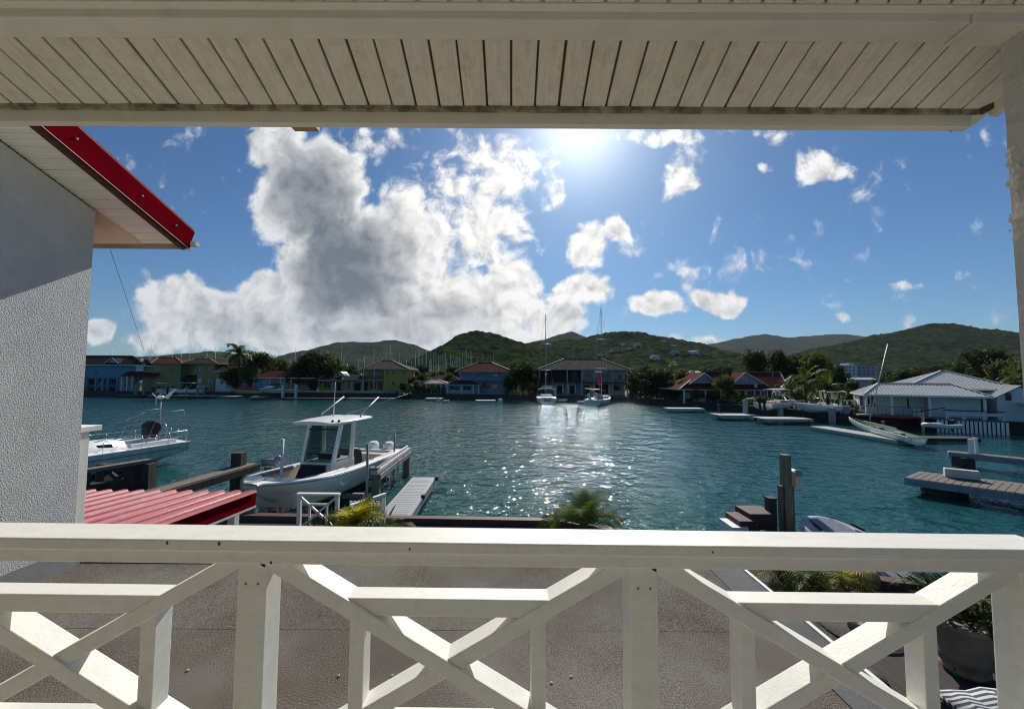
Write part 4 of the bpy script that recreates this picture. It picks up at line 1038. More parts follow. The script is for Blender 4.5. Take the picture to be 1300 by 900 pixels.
# striped lounger cushion
lb = on(1240, 888, 1.32) + Vector((-.12, .17, 0))
ln = thing('striped_lounger', 'patio lounger with navy and white striped cushion below the right railing', 'lounger', (lb.x, lb.y, .9))
def stripes():
    m = bpy.data.materials.new('navy_white_stripes'); m.use_nodes = True; t = m.node_tree; bs = t.nodes['Principled BSDF']; bs.inputs['Roughness'].default_value = .85
    g = t.nodes.new('ShaderNodeTexCoord'); w_ = t.nodes.new('ShaderNodeTexWave'); w_.bands_direction = 'Y'; w_.inputs['Scale'].default_value = 4.6; w_.inputs['Distortion'].default_value = .6; w_.inputs['Detail Scale'].default_value = .6
    t.links.new(g.outputs['Object'], w_.inputs[0]); cr = t.nodes.new('ShaderNodeValToRGB'); cr.color_ramp.interpolation = 'CONSTANT'
    cr.color_ramp.elements[0].color = (.035, .045, .07, 1); cr.color_ramp.elements[1].position = .52; cr.color_ramp.elements[1].color = (.50, .50, .48, 1)
    t.links.new(w_.outputs[0], cr.inputs[0]); t.links.new(cr.outputs[0], bs.inputs['Base Color']); return m
b = MB(); rr = []
for i in range(9):
    y = -1.85 + 1.75 * i / 8
    rr.append([(-.35 + 1.6 * k / 8, y, .42 + .03 * math.sin(k * 1.9 + i) + (.05 if 0 < k < 8 else 0)) for k in range(9)])
b.strip(rr, True); b.build('cushion', stripes(), ln, solid=.08)
b = MB(); b.box(-.32, 1.22, -1.85, -.13, .28, .36)
for x in (-.26, 1.16):
    for y in (-1.75, -.23): b.box(x - .03, x + .03, y - .03, y + .03, 0, .28)
b.build('frame', DARKWOOD, ln)
# teal garden chair beside the urn
tb = on(1262, 838, 1.3)
TEAL = mat('teal_painted_wood', (.02, .17, .16), .5, (.015, .13, .125), 4)
ch = thing('teal_bench', 'teal painted slatted garden bench right of the clay urn', 'bench', (tb.x + .35, tb.y, .9), R(-35))
b = MB(); 
for k in range(4): b.box(-.75, .75, -.22 + k * .13, -.12 + k * .13, .42, .45)
b.build('seat', TEAL, ch)
b = MB()
for k in range(3): b.bar((-.75, .30 + .02 * k, .56 + k * .15), (.75, .30 + .02 * k, .56 + k * .15), .03, .11)
b.build('backrest', TEAL, ch)
for x in (-.7, .7):
    for y in (-.2, .3):
        b = MB(); b.box(x - .03, x + .03, y - .03, y + .03, 0, .42 if y < 0 else .95); b.build('leg', TEAL, ch)
# dark table with bits on it in the shade beside the roof
tb = on(1095, 800, 1.6)
tt = thing('patio_table', 'dark round patio table in shade beside the flat roof edge', 'table', (tb.x, tb.y, .9))
b = MB(); b.lathe((0, 0, 0), [(0, .68), (.55, .68), (.57, .70), (.57, .72), (.55, .735), (0, .735)], 28); b.build('table_top', DARKWOOD, tt)
b = MB(); b.lathe((0, 0, 0), [(.28, 0), (.28, .03), (.05, .06), (.045, .68)], 14); b.build('pedestal', DARKWOOD, tt)
b = MB(); b.lathe((tb.x - .12, tb.y, 1.635), [(0, 0), (.09, 0), (.11, .12), (.10, .12), (0, .03)], 14)
tag(b.build('bowl', CLAY), 'small reddish clay bowl on the dark round patio table', 'bowl')
bb = on(1160, 735, .9)
b = MB(); r_ = random.Random(2)
b.ball((0, 0, .16), .24, 14, (1.3, .9, .8))
o = b.build('rock', CLAY); o.location = (on(1098, 742, .9).x, on(1098, 742, .9).y, .9)
for v in o.data.vertices: v.co += Vector(noise.noise_vector(v.co * 4)) * .05
tag(o, 'brown boulder lying by the quay capping right of the palms', 'rock')
# ================================================================== FAR BANK
GZ = .95
BLUEW = mat('blue_clapboard', (.10, .27, .42), .7, (.08, .22, .35), 2)
LBLUE = mat('pale_blue_clapboard', (.22, .33, .46), .7, (.17, .27, .39), 2)
YELW = mat('yellow_render', (.46, .34, .075), .8, (.38, .28, .06), 1.5)
OLIVE = mat('olive_yellow_render', (.33, .265, .10), .8, (.27, .215, .08), 1.5)
TANW = mat('tan_render', (.40, .28, .14), .8, (.3, .2, .1), 1.5)
GREYW = mat('pale_grey_render', (.42, .43, .43), .8, (.32, .33, .33), 1.2)
WHW = mat('white_house_paint', (.66, .67, .66), .7, (.56, .57, .56), 1.5)
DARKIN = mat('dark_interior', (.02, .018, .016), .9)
RFDARK = mat('dark_shingle', (.028, .022, .02), 1.0, (.05, .036, .032), 2, bump=.4, spec=.05)
RFRED = mat('red_brown_shingle', (.13, .028, .016), 1.0, (.08, .02, .012), 2, bump=.4, spec=.05)
RFGREY = mat('brown_grey_shingle', (.075, .058, .046), 1.0, (.15, .125, .10), 1.6, bump=.6, bscale=6, contrast=(.42, .58), spec=.05)
RFLIGHT = mat('pale_metal_roof', (.55, .56, .56), .4, (.45, .46, .46), 1)
RFPINK = mat('pink_tile_roof', (.45, .24, .16), .8)
TIMBER = mat('silver_dock_timber', (.34, .32, .29), .85, (.22, .2, .18), 1.5)
WPOST = WHITEPVC

class House:
    def __init__(s, name, label, cat, px, Y, group=None):
        c = at(px, 480, Y); s.Y = Y
        s.t = thing(name, label, cat, (c.x, Y, GZ), 0, group)
    def X(s, px, Y=None): return at(px, 478, Y or s.Y).x
    def Z(s, px, py, Y=None): return at(px, py, Y or s.Y).z
    def wall(s, p0, p1, top, m, dy=0., depth=7., zb=GZ - .3, name='wall', bot=None):
        Y = s.Y + dy; b = MB()
        if bot is not None: zb = s.Z((p0 + p1) / 2, bot, Y)
        b.box(s.X(p0, Y), s.X(p1, Y), Y, Y + depth, zb, s.Z((p0 + p1) / 2, top, Y)); return b.build(name, m, s.t, True)
    def win(s, p0, p1, t0, t1, dy=0., fm=None, pm=None, name='window', mull=1):
        Y = s.Y + dy - .06; x0, x1 = s.X(p0, Y), s.X(p1, Y); z1, z0 = s.Z(p0, t0, Y), s.Z(p0, t1, Y)
        b = MB(); f = .09
        b.box(x0, x1, Y, Y + .12, z0, z0 + f); b.box(x0, x1, Y, Y + .12, z1 - f, z1); b.box(x0, x0 + f, Y, Y + .12, z0 + f, z1 - f); b.box(x1 - f, x1, Y, Y + .12, z0 + f, z1 - f)
        for k in range(mull): 
            xm = x0 + (x1 - x0) * (k + 1) / (mull + 1); b.box(xm - .03, xm + .03, Y, Y + .1, z0 + f, z1 - f)
        o = b.build(name, fm or WHW, s.t, True)
        b = MB(); b.box(x0 + f * .6, x1 - f * .6, Y + .05, Y + .14, z0 + f * .6, z1 - f * .6); b.build('pane', pm or GLASS, o, True)
    def door(s, p0, p1, t0, t1, dy=0., m=None):
        Y = s.Y + dy - .05; b = MB(); b.box(s.X(p0, Y), s.X(p1, Y), Y, Y + .1, s.Z(p0, t1, Y), s.Z(p0, t0, Y)); return b.build('door', m or DARKIN, s.t, True)
    def posts(s, pxs, top, dy=0., w=.16, m=None, bot=None, name='veranda_post'):
        Y = s.Y + dy
        for p in pxs:
            x = s.X(p, Y); b = MB(); b.box(x - w / 2, x + w / 2, Y - w / 2, Y + w / 2, GZ - .2 if bot is None else s.Z(p, bot, Y), s.Z(p, top, Y)); b.build(name, m or WPOST, s.t, True)
    def hip(s, p0, p1, eave, r0, r1, ridge, m, dy=-.8, depth=8.6, th=.14, rd=None, name='roof', fas=None):
        Y0 = s.Y + dy; Y1 = Y0 + depth; Ym = Y0 + (rd or depth / 2)
        xa, xb = s.X(p0, Y0), s.X(p1, Y0); ze = s.Z((p0 + p1) / 2, eave, Y0); xr0, xr1 = s.X(r0, Ym), s.X(r1, Ym); zr = s.Z((r0 + r1) / 2, ridge, Ym)
        b = MB(); v = [(xa, Y0, ze), (xb, Y0, ze), (xb, Y1, ze), (xa, Y1, ze), (xr0, Ym, zr), (xr1, Ym, zr)]
        lo = [(x, y, z - th) for x, y, z in v[:4]]
        b.add(v + lo, [(0, 1, 5, 4), (1, 2, 5), (2, 3, 4, 5), (3, 0, 4), (9, 8, 7, 6)]); o = b.build(name, m, s.t, True)
        b = MB(); 
        b.box(xa - .04, xb + .04, Y0 - .06, Y0, ze - th - .06, ze + .03); b.box(xa - .06, xa, Y0, Y1, ze - th - .06, ze + .03); b.box(xb, xb + .06, Y0, Y1, ze - th - .06, ze + .03)
        b.build('fascia', fas or WHW, s.t, True)
        b = MB()
        for a, c in ((v[0], v[4]), (v[1], v[5]), (v[4], v[5])): 
            if (Vector(a) - Vector(c)).length > .1: b.bar(Vector(a) + Vector((0, 0, .05)), Vector(c) + Vector((0, 0, .05)), .22, .07)
        b.build('ridge_cap', fas or m, o, True)
        return o
    def shed(s, p0, p1, lo, hi, m, dy=-2., depth=2.2, name='porch_roof', th=.12):
        Y0, Y1 = s.Y + dy, s.Y + dy + depth; xa, xb = s.X(p0, Y0), s.X(p1, Y0); z0, z1 = s.Z(p0, lo, Y0), s.Z(p0, hi, Y1)
        b = MB(); b.poly([(xa, Y0, z0), (xb, Y0, z0), (xb, Y1, z1), (xa, Y1, z1)], (0, 0, -th)); return b.build(name, m, s.t, True)
    def gable(s, p0, p1, eave, peak, pk, wm, m, dy=0., depth=5., over=.35, m_edge=None):
        Y0, Y1 = s.Y + dy, s.Y + dy + depth; xa, xb = s.X(p0, Y0), s.X(p1, Y0); xp = s.X(pk, Y0); ze, zp = s.Z(pk, eave, Y0), s.Z(pk, peak, Y0)
        b = MB(); b.poly([(xa, Y0, ze), (xb, Y0, ze), (xp, Y0, zp)], (0, depth, 0)); b.build('gable_wall', wm, s.t, True)
        b = MB(); k = (zp - ze) / (xp - xa)
        for sx, xe in ((-1, xa), (1, xb)):
            b.poly([(xp, Y0 - over, zp + .03), (xe + sx * over, Y0 - over, ze - over * k + .03), (xe + sx * over, Y0 - over, ze - over * k + .15), (xp, Y0 - over, zp + .15)], (0, depth + over, 0))
        b.build('gable_roof', m, s.t, True)
        b = MB(); 
        for sx, xe in ((-1, xa), (1, xb)): b.bar((xp, Y0 - over - .03, zp + .06), (xe + sx * over, Y0 - over - .03, ze - over * k + .06), .05, .2)
        b.build('barge_board', m_edge or WHW, s.t, True)
    def rail(s, p0, p1, top, bot, dy=0., m=None, cross=True, n=4):
        Y = s.Y + dy; x0, x1 = s.X(p0, Y), s.X(p1, Y); z0, z1 = s.Z(p0, bot, Y), s.Z(p0, top, Y)
        b = MB(); b.box(x0, x1, Y - .04, Y + .04, z1 - .08, z1); b.box(x0, x1, Y - .035, Y + .035, z0, z0 + .07)
        for k in range(n):
            a, c = x0 + (x1 - x0) * k / n, x0 + (x1 - x0) * (k + 1) / n
            b.box(a - .04, a + .04, Y - .045, Y + .045, z0 + .07, z1 - .08)
            if cross: b.bar((a, Y - .01, z0 + .05), (c, Y - .01, z1 - .05), .04, .07); b.bar((a, Y + .01, z1 - .05), (c, Y + .01, z0 + .05), .04, .07)
            else:
                for j in range(1, 5): xx = a + (c - a) * j / 5; b.box(xx - .025, xx + .025, Y - .02, Y + .02, z0 + .07, z1 - .08)
        b.build('balustrade', m or WPOST, s.t, True)

# --- blue house, far left
h = House('blue_house', 'long blue boarded house with dark hipped roof and small dormer beyond the stucco wall', 'house', 130, 101)
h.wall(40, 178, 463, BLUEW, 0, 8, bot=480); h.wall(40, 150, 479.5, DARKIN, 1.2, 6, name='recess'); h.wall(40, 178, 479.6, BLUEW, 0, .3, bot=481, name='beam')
h.hip(36, 184, 463, 105, 166, 451.5, RFDARK, -.7, 9.5)
h.posts((111, 123, 131.5, 138, 150), 480, .1, .5, BLUEW, name='column')
h.win(118.5, 124, 469, 473.5, 0, BLUEW); h.win(138.5, 143.5, 469.5, 472.5, 0, BLUEW); h.win(124, 129, 485, 491, 1.2, WHW); h.win(139.5, 145, 485, 491, 1.2, WHW)
h.gable(134.5, 149.5, 460.5, 455, 142.5, LBLUE, RFDARK, -.1, 4); h.win(139, 145, 457.8, 460, -.1, WHW)
h.shed(152, 172, 477.5, 471, RFRED, -2, 2.2); h.posts((155, 162, 168.5), 477.5, -1.9, .22); h.wall(150, 172, 476, LBLUE, .05, .5); h.win(157, 168, 481, 491, -.2, WHW, mull=2)
h.rail(110, 150, 488, 492, -1.5, BLUEW, False, 6)
# --- olive-yellow house
h = House('yellow_house', 'olive-yellow two-storey house with dark red roofs between the blue house and the coconut palm', 'house', 232, 100)
h.wall(193, 229, 461, OLIVE, 0, 8); h.wall(229, 251, 462, OLIVE, 2.4, 6); h.wall(250, 272.5, 461, OLIVE, -.2, 8)
h.hip(190, 232, 461, 200, 222, 454, RFRED, -.7, 9, fas=TANW); h.hip(228, 275, 461, 246, 266, 455.5, RFDARK, -.9, 9, fas=TANW)
h.wall(172, 181.5, 464, WHW, .4, 5, bot=471.5, name='white_bay'); h.wall(181, 193, 465, OLIVE, .8, 6); h.win(182.5, 186.5, 465.8, 470, .8, OLIVE)
h.hip(170, 194, 464.2, 178, 186, 457, RFDARK, .2, 6); h.wall(175.5, 178, 455, WHW, 2, .6, bot=462, name='chimney')
h.shed(171, 194, 478, 472.5, RFDARK, -2, 2.3); h.posts((177, 187), 478, -1.8, .2, OLIVE)
h.win(196.5, 201.5, 465, 470.5, 0); h.win(214.5, 220, 465, 470.5, 0, OLIVE); h.win(197, 202, 480, 485.5, 0); h.win(252.5, 257.5, 465.5, 471, -.2); h.win(264.5, 269, 465.5, 470.5, -.2); h.win(251.5, 256, 480, 486.5, -.2, WHW, WHW); h.win(264.8, 268.6, 482, 486.5, -.2); h.door(245.5, 249.5, 464.5, 474, 2.4, GREYW)
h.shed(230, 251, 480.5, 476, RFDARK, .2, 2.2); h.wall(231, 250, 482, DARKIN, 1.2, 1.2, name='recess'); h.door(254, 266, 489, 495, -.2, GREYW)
h = House('tan_house', 'small tan house with white lower wall half hidden by the coconut palm', 'house', 284, 99)
h.wall(272.5, 292, 471, TANW, 0, 6, bot=481); h.wall(274, 298, 480.5, WHW, -.6, 6); h.hip(270, 295, 471, 278, 287, 464, RFDARK, -.6, 7); h.win(280, 284, 483, 488, -.6); h.door(288, 291, 483, 493, -.6, GREYW)
# --- red roofed low house
h = House('red_roof_house', 'low house with red tiled roof behind the white cruiser', 'house', 355, 98)
h.wall(322, 394, 479, TANW, 0, 7, zb=GZ); h.hip(318, 398, 479.5, 345, 384, 469.5, RFRED, -.9, 9); h.wall(323, 341, 481, LBLUE, -.02, .2, bot=494, name='front_panel')
h.win(326, 331, 481.5, 486, 0); h.win(333, 337.5, 481.5, 486, 0); h.win(360, 366, 482, 488, 0); h.posts((322, 343, 356, 370), 480, -.6, .16)
h = House('white_flat_roof', 'small white flat-roofed building between the red roof and the dark tree', 'building', 364, 125)
h.wall(356, 373, 465.5, WHW, 0, 6); h.win(358, 371, 468, 469.6, 0, mull=3)
# --- yellow house with low wing
h = House('yellow_villa', 'bright yellow two-storey villa with grey hipped roof and a low wing on its left', 'house', 460, 98)
h.wall(488, 516.5, 468.5, YELW, -.2, 8); h.wall(461, 489, 468.5, YELW, 1.8, 6); h.wall(461, 489, 481, TANW, -.1, 2, bot=483.5, name='balcony_slab'); h.rail(461, 488, 477, 481, -.1, DARKWOOD, False, 5)
h.hip(458.5, 519, 468, 484.5, 497, 457.5, RFGREY, -1.0, 10, fas=GREYW); h.posts((461.5, 475, 488), 469, 0, .16)
h.win(468, 473.5, 470.5, 478, 1.8, YELW); h.win(476, 480.5, 470.5, 478, 1.8, WHW); h.win(490.5, 493, 470.5, 476, -.2, OLIVE); h.win(498, 500, 471, 476, -.2, OLIVE); h.win(511, 514, 471, 476, -.2, OLIVE); h.win(498, 501.5, 484.5, 489, -.2, OLIVE)
h.door(463, 467, 485, 496, 1.8); h.win(470, 478, 485, 494, 1.8, YELW); h.win(480, 486, 485, 495, 1.8, GREYW, mull=2)
h.wall(406, 461, 484, YELW, .8, 6); h.hip(403.5, 436, 482.5, 418, 432, 474, RFDARK, -1.2, 8, fas=GREYW); h.hip(434, 462, 481.5, 444, 458, 474.5, RFDARK, -1.0, 8, fas=GREYW)
h.gable(431, 448, 479.5, 472.5, 433, GREYW, RFLIGHT, 1, 3)
h.posts((405.5, 423, 439, 447, 460), 483, -1, .14, GREYW); h.win(412, 420, 485, 493, .8, OLIVE); h.win(424, 427, 485, 495, .8, GREYW); h.win(441, 445, 486, 494, .8, WHW); h.door(428, 433, 486, 496, .8); h.door(450, 458, 486, 496, .8)
wl = House('garden_wall', 'long pale low garden wall in front of the yellow villa', 'wall', 440, 95.6)
wl.wall(380, 487, 497, GREYW, 0, .25, zb=0.2); wl.wall(378, 489, 496.4, WHW, -.06, .37, bot=497.2, name='coping')
wl = House('lattice_fence', 'pale blue-grey picket fence right of the garden wall', 'fence', 503, 95.2)
wl.wall(486, 509, 500, GREYW, 0, .25, zb=.2); wl.rail(486, 509, 494.5, 500, 0, LBLUE, False, 6)
# --- pavilion
h = House('pavilion', 'open garden pavilion with pale hipped roof and white posts beside the pale blue house', 'pavilion', 554, 95)
h.hip(538, 569, 486.5, 551, 556, 481.8, RFPINK, -.2, 5, fas=WHW); h.posts((541, 553, 560, 566), 486.5, .1, .2); h.rail(553, 566, 495, 500, .1, WPOST, True, 2)
h.wall(545, 568, 500.5, CONC, -.4, 5, name='floor')
h = House('red_shed', 'low building with dull red roof behind the open pavilion', 'building', 545, 104)
h.wall(520, 578, 484, TANW, 0, 6); h.hip(516, 562, 483.5, 530, 552, 477.5, RFRED, -.5, 7); h.hip(548, 582, 482, 556, 574, 475.5, RFDARK, -.2, 8)
# --- pale blue house
h = House('pale_blue_house', 'pale blue two-storey house with red-brown hipped roof and white crossed balustrades', 'house', 612, 95)
h.wall(584, 648, 471, LBLUE, .8, 8); h.hip(577, 653, 471.5, 607, 624, 460.2, RFRED, -1.0, 10, fas=LBLUE)
h.wall(583, 648, 481, LBLUE, -.5, 1.6, bot=483, name='balcony_slab'); h.rail(584, 646, 478.3, 481, -.4, LBLUE, True, 6)
h.posts((585, 600, 617, 635), 472, -.4, .2, LBLUE); h.posts((609.5, 617, 634, 648), 482, -.4, .2, LBLUE)
h.win(588, 593, 473, 478, .8, LBLUE); h.win(596, 599, 473, 480, .8, LBLUE); h.win(604, 613, 473, 480, .8, LBLUE); h.win(622, 632, 473.5, 478, .8, LBLUE); h.win(637, 643, 473, 478, .8, LBLUE)
h.win(613, 616, 485, 493, .8, LBLUE); h.win(620, 632, 486, 493, .8, LBLUE); h.win(638, 645, 485, 492, .8, LBLUE); h.wall(609, 648, 499, CONC, -1.6, 2, name='terrace'); h.rail(609, 648, 494.5, 499.5, -1.5, GREYW, True, 5)
h.wall(568, 608, 489, LBLUE, -1.4, 3, zb=.2); h.hip(566, 611, 488.2, 578, 599, 482.6, RFRED, -3.6, 5.5, fas=LBLUE); h.posts((568, 586, 601, 608), 489, -3.2, .22, WPOST)
h.rail(568, 601, 495.5, 501, -3.1, WPOST, True, 4); h.wall(567, 609, 501, LBLUE, -3.0, 2.0, zb=.2, name='deck'); h.win(571, 583, 490, 495, -1.4, LBLUE); h.win(588, 598, 490, 495.5, -1.4, LBLUE)
# --- big grey-roofed house
h = House('veranda_house', 'big two-storey house with grey-brown hipped roof and full-width dark veranda, middle of the bank', 'house', 742, 92)
h.hip(683, 801, 468.6, 716, 764, 455.6, RFGREY, -1.6, 12, fas=GREYW, rd=5.5)
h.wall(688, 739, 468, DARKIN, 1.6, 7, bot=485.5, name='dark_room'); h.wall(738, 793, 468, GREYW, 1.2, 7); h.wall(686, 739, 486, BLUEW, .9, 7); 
h.wall(684, 800, 484.8, DARKWOOD, -1.2, 3, bot=486.8, name='veranda_floor'); h.rail(685, 800, 480.5, 485, -1.1, DARKWOOD, False, 12)
h.posts((684.6, 720, 738.4, 777.5, 796.5), 469, -1.2, .22, GREYW, bot=485); h.posts((684.6, 720, 738.4, 777.5, 796.5), 486, -1.1, .24, GREYW)
h.door(692, 696, 472, 484, 1.6, SHUT); h.door(726, 733, 472, 484, 1.6, SHUT); h.win(785, 789.5, 475.5, 481, 1.2, GREYW); h.win(742, 752, 473.5, 480, 1.2, GREYW, mull=3); h.win(762, 774, 473.5, 480, 1.2, GREYW, mull=3)
h.wall(704.5, 715.5, 487.5, WHW, .8, .2, bot=499, name='door_surround'); h.door(707, 713.5, 489, 500, .75); h.wall(721, 731, 487.5, WHW, .8, .2, bot=499, name='door_surround'); h.door(723, 729.5, 489, 500, .75); h.door(741, 748, 489, 501, 1.1); h.door(756, 772, 488, 501, 1.1); h.win(779, 788, 489, 496, 1.1, OLIVE)
for (a, b2) in ((705, 713), (721, 744), (783, 805)):
    s_ = House('quay_wall', {705: 'short white quay wall behind the left moored sailboat stern', 721: 'long white quay wall between the two moored sailboats', 783: 'white quay wall at the right end below the veranda house'}[a], 'wall', a + 4, 87)
    s_.wall(a, b2, 504.5, WHW, 0, .4, bot=509, name='wall'); s_.wall(a - .3, b2 + .3, 504.1, GREYW, -.04, .48, bot=504.6, name='coping')
h = House('stone_arch', 'narrow stone wall with an arched opening right of the veranda house', 'wall', 805, 88)
h.wall(799.5, 808, 489, CONC, 0, .6); h.door(801, 805, 494, 504, 0)
# --- gabled house
h = House('gabled_house', 'red-brown roofed bungalow with two pale grey gables and a white-posted veranda', 'house', 930, 70)
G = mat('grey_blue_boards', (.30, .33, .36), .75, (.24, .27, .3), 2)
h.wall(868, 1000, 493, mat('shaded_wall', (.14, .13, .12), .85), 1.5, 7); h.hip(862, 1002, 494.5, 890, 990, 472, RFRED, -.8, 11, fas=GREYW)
h.gable(876, 908, 486.5, 474, 893.5, G, RFRED, .6, 5); h.gable(928, 971, 488, 473.3, 945, G, RFRED, .4, 5); h.win(896.5, 900, 479, 482.8, .6, G); h.win(943.5, 948, 478, 482.5, .4, WHW)
h.posts((868, 881, 895, 915, 929, 946, 957, 965, 973, 985), 494.5, -.5, .22, WPOST); h.win(948, 954, 496.5, 505, 1.5, WHW); h.win(959, 964, 496.5, 506, 1.5, LBLUE); h.win(967, 971, 496.5, 506, 1.5, LBLUE); h.win(935, 941, 497, 505, 1.5, G); h.win(884, 892, 497, 503, 1.5, G); h.win(918, 925, 497, 503, 1.5, G)
h.wall(885, 945, 505.5, GREYW, -1.2, .25, zb=.6, name='terrace_wall'); h.rail(868, 886, 499, 505, -.6, WPOST, False, 3)
b = MB(); c = at(958.5, 490, 69.5); b.ball((c.x, 69.3, c.z), .35, 10, (1, .4, 1)); b.tube([(c.x, 69.4, c.z), (c.x, 70.2, c.z - .5)], .04, 6); b.build('satellite_dish', WHW, h.t, True)
b = MB(); c = at(981, 473, 73); b.tube([(c.x, 73, 4), (c.x, 73, c.z)], .05, 6); b.build('flue_pipe', GALV, h.t, True)
for (nm, lab, cpx, Y, a0, a1, ev, rd, m) in (('pink_roof_house', 'small house with pale pink roof among trees left of the gables', 858, 115, 846, 870, 477.5, 474, RFPINK), ('pale_roof_house', 'small house with pale green-grey hipped roof just right of the pink roof', 882, 112, 871, 893, 474.5, 470.8, RFLIGHT)):
    h = House(nm, lab, 'house', cpx, Y); h.wall(a0 + 1, a1 - 1, ev, TANW, .4, 7); h.hip(a0, a1, ev, a0 + 8, a1 - 8, rd, m, -.4, 8); h.win(a0 + 5, a0 + 8, ev + 2, ev + 5, .4)
h = House('apartment_block', 'white three-storey flat-roofed apartment block below the right hill', 'apartment block', 1092, 185)
h.wall(1067, 1088, 463.5, WHW, 0, 12); h.wall(1087, 1115, 463.8, GREYW, 1.5, 12); h.wall(1078, 1085, 461, WHW, 4, 5, bot=464, name='stair_head')
for r_i in range(3):
    for p in (1069, 1073.5, 1078, 1083): h.win(p, p + 2.8, 465 + r_i * 4.2, 467.6 + r_i * 4.2, 0, WHW, mull=0)
    for p in (1090, 1095.5, 1101, 1107): h.win(p, p + 3.5, 465.5 + r_i * 4.2, 468 + r_i * 4.2, 1.5, GREYW, mull=0)
h = House('low_white_house', 'low building with bright white roof in the trees below the apartment block', 'house', 1095, 120)
h.wall(1081, 1112, 482.5, WHW, 0, 6); h.hip(1079, 1114, 482, 1088, 1104, 479, RFLIGHT, -.4, 7); h.win(1085, 1089, 484, 486.5, 0)

# --- white metal-roofed house on the right
A, B_ = at(1091, 480, 45.0), at(1254, 480, 40.0)
ax = Vector((B_.x - A.x, B_.y - A.y, 0)); LL = ax.length
wh = thing('white_bungalow', 'white bungalow with ribbed pale metal roofs and veranda on the right bank', 'house', (A.x, A.y, 0), math.atan2(ax.y, ax.x))
RIB = mat('ribbed_white_metal', (.62, .62, .59), .75, (.54, .54, .51), 1.2, spec=.2)
def ribbed(name, quad, parent, sp=.30):
    """roof plane: quad = eave0, eave1, ridge1, ridge0 ; standing ribs run from eave to ridge"""
    e0, e1, r1, r0 = [Vector(p) for p in quad]
    b = MB(); b.add([e0, e1, r1, r0], [(0, 1, 2, 3)]); n_ = max(2, int((e1 - e0).length / sp))
    d = (e1 - e0).normalized(); up = ((r0 + r1) / 2 - (e0 + e1) / 2); nrm = d.cross(up).normalized(); nrm = nrm if nrm.z > 0 else -nrm
    sl = up - d * up.dot(d); H_ = sl.length; sl = sl.normalized()
    for k in range(n_ + 1):
        p = e0 + d * ((e1 - e0).length * k / n_); u = (p - e0).dot(d)
        a0, a1 = (r0 - e0).dot(d), (r1 - e0).dot(d); Le = (e1 - e0).length
        if u < a0: t_ = u / max(a0, .01)
        elif u > a1: t_ = (Le - u) / max(Le - a1, .01)
        else: t_ = 1
        if t_ < .04: continue
        b.bar(p + nrm * .02, p + sl * H_ * t_ + nrm * .02, .07, .05, nrm)
    return b.build(name, RIB, parent)
def hipribs(x0, x1, y0, y1, ze, xr0, xr1, zr, parent, nm='roof', ym=None):
    ym = ym or (y0 + y1) / 2
    o = ribbed(nm, [(x0, y0, ze), (x1, y0, ze), (xr1, ym, zr), (xr0, ym, zr)], parent)
    ribbed(nm, [(x1, y0, ze), (x1, y1, ze), (xr1, ym, zr), (xr1, ym, zr)], parent); ribbed(nm, [(x0, y1, ze), (x0, y0, ze), (xr0, ym, zr), (xr0, ym, zr)], parent)
    b = MB(); b.add([(x1, y1, ze), (x0, y1, ze), (xr0, ym, zr), (xr1, ym, zr)], [(0, 1, 2, 3)]); b.build(nm, RIB, parent)
    b = MB(); b.box(x0, x1, y0 - .03, y0, ze - .16, ze + .02); b.box(x0 - .03, x0, y0, y1, ze - .16, ze + .02); b.box(x1, x1 + .03, y0, y1, ze - .16, ze + .02); b.build('fascia', WHITE, parent)
    b = MB()
    for a, c in (((x0, y0, ze), (xr0, ym, zr)), ((x1, y0, ze), (xr1, ym, zr)), ((xr0, ym, zr), (xr1, ym, zr))):
        if (Vector(a) - Vector(c)).length > .1: b.bar(Vector(a) + Vector((0, 0, .06)), Vector(c) + Vector((0, 0, .06)), .2, .05)
    b.build('ridge_cap', RIB, o)
FZ = 1.35
zE = at(1091, 500, 45).z
hipribs(.2, LL + .1, -.6, 5.4, zE, 2.2, LL - 2.0, zE + 1.25, wh)
hipribs(4.6, 14.0, 3.0, 12.0, zE + .75, 9.2, 9.5, zE + 2.75, wh)
b = MB(); b.box(.45, LL - .2, 2.0, 5.0, FZ, zE - .1); b.box(5.4, 13.4, 4.6, 11.4, FZ, zE + .7); b.build('wall', WHW, wh)
b = MB(); b.box(-.3, LL + .2, -.3, 2.0, FZ - .16, FZ); b.build('veranda_floor', TIMBER, wh)
for x in (.5, 2.65, 5.7, LL - .35):
    b = MB(); b.box(x - .1, x + .1, -.15, .05, FZ, zE - .1); b.build('veranda_post', WHITE, wh)
for (x0, x1, z0, z1) in ((.7, 1.35, 2.3, 3.3), (4.4, 4.75, 2.0, 3.3)):
    b = MB(); b.box(x0, x1, 1.93, 1.99, z0, z1); o = b.build('window', WHITE, wh); b = MB(); b.box(x0 + .08, x1 - .08, 1.91, 1.95, z0 + .08, z1 - .08); b.build('pane', GLASS, o)
for x in (.35, 1.42):
    b = MB(); b.box(x, x + .3, 1.9, 1.98, 2.2, 3.35); b.build('shutter', mat('blue_grey_shutter', (.12, .16, .24), .6), wh)
b = MB(); b.box(6.0, LL - .3, .8, 1.9, FZ, zE - .2); b.build('bay_wall', WHW, wh)
b = MB(); b.box(LL - .22, LL - .12, 1.0, 4.0, 2.1, 3.3); b.build('side_window', GLASS, wh)
b = MB()
for k in range(14): x = .3 + k * .36; b.box(x, x + .04, -.2, -.16, FZ, FZ + .95)
b.box(.3, 5.2, -.21, -.15, FZ + .95, FZ + 1.02); b.build('veranda_rail', GREYVINYL, wh)
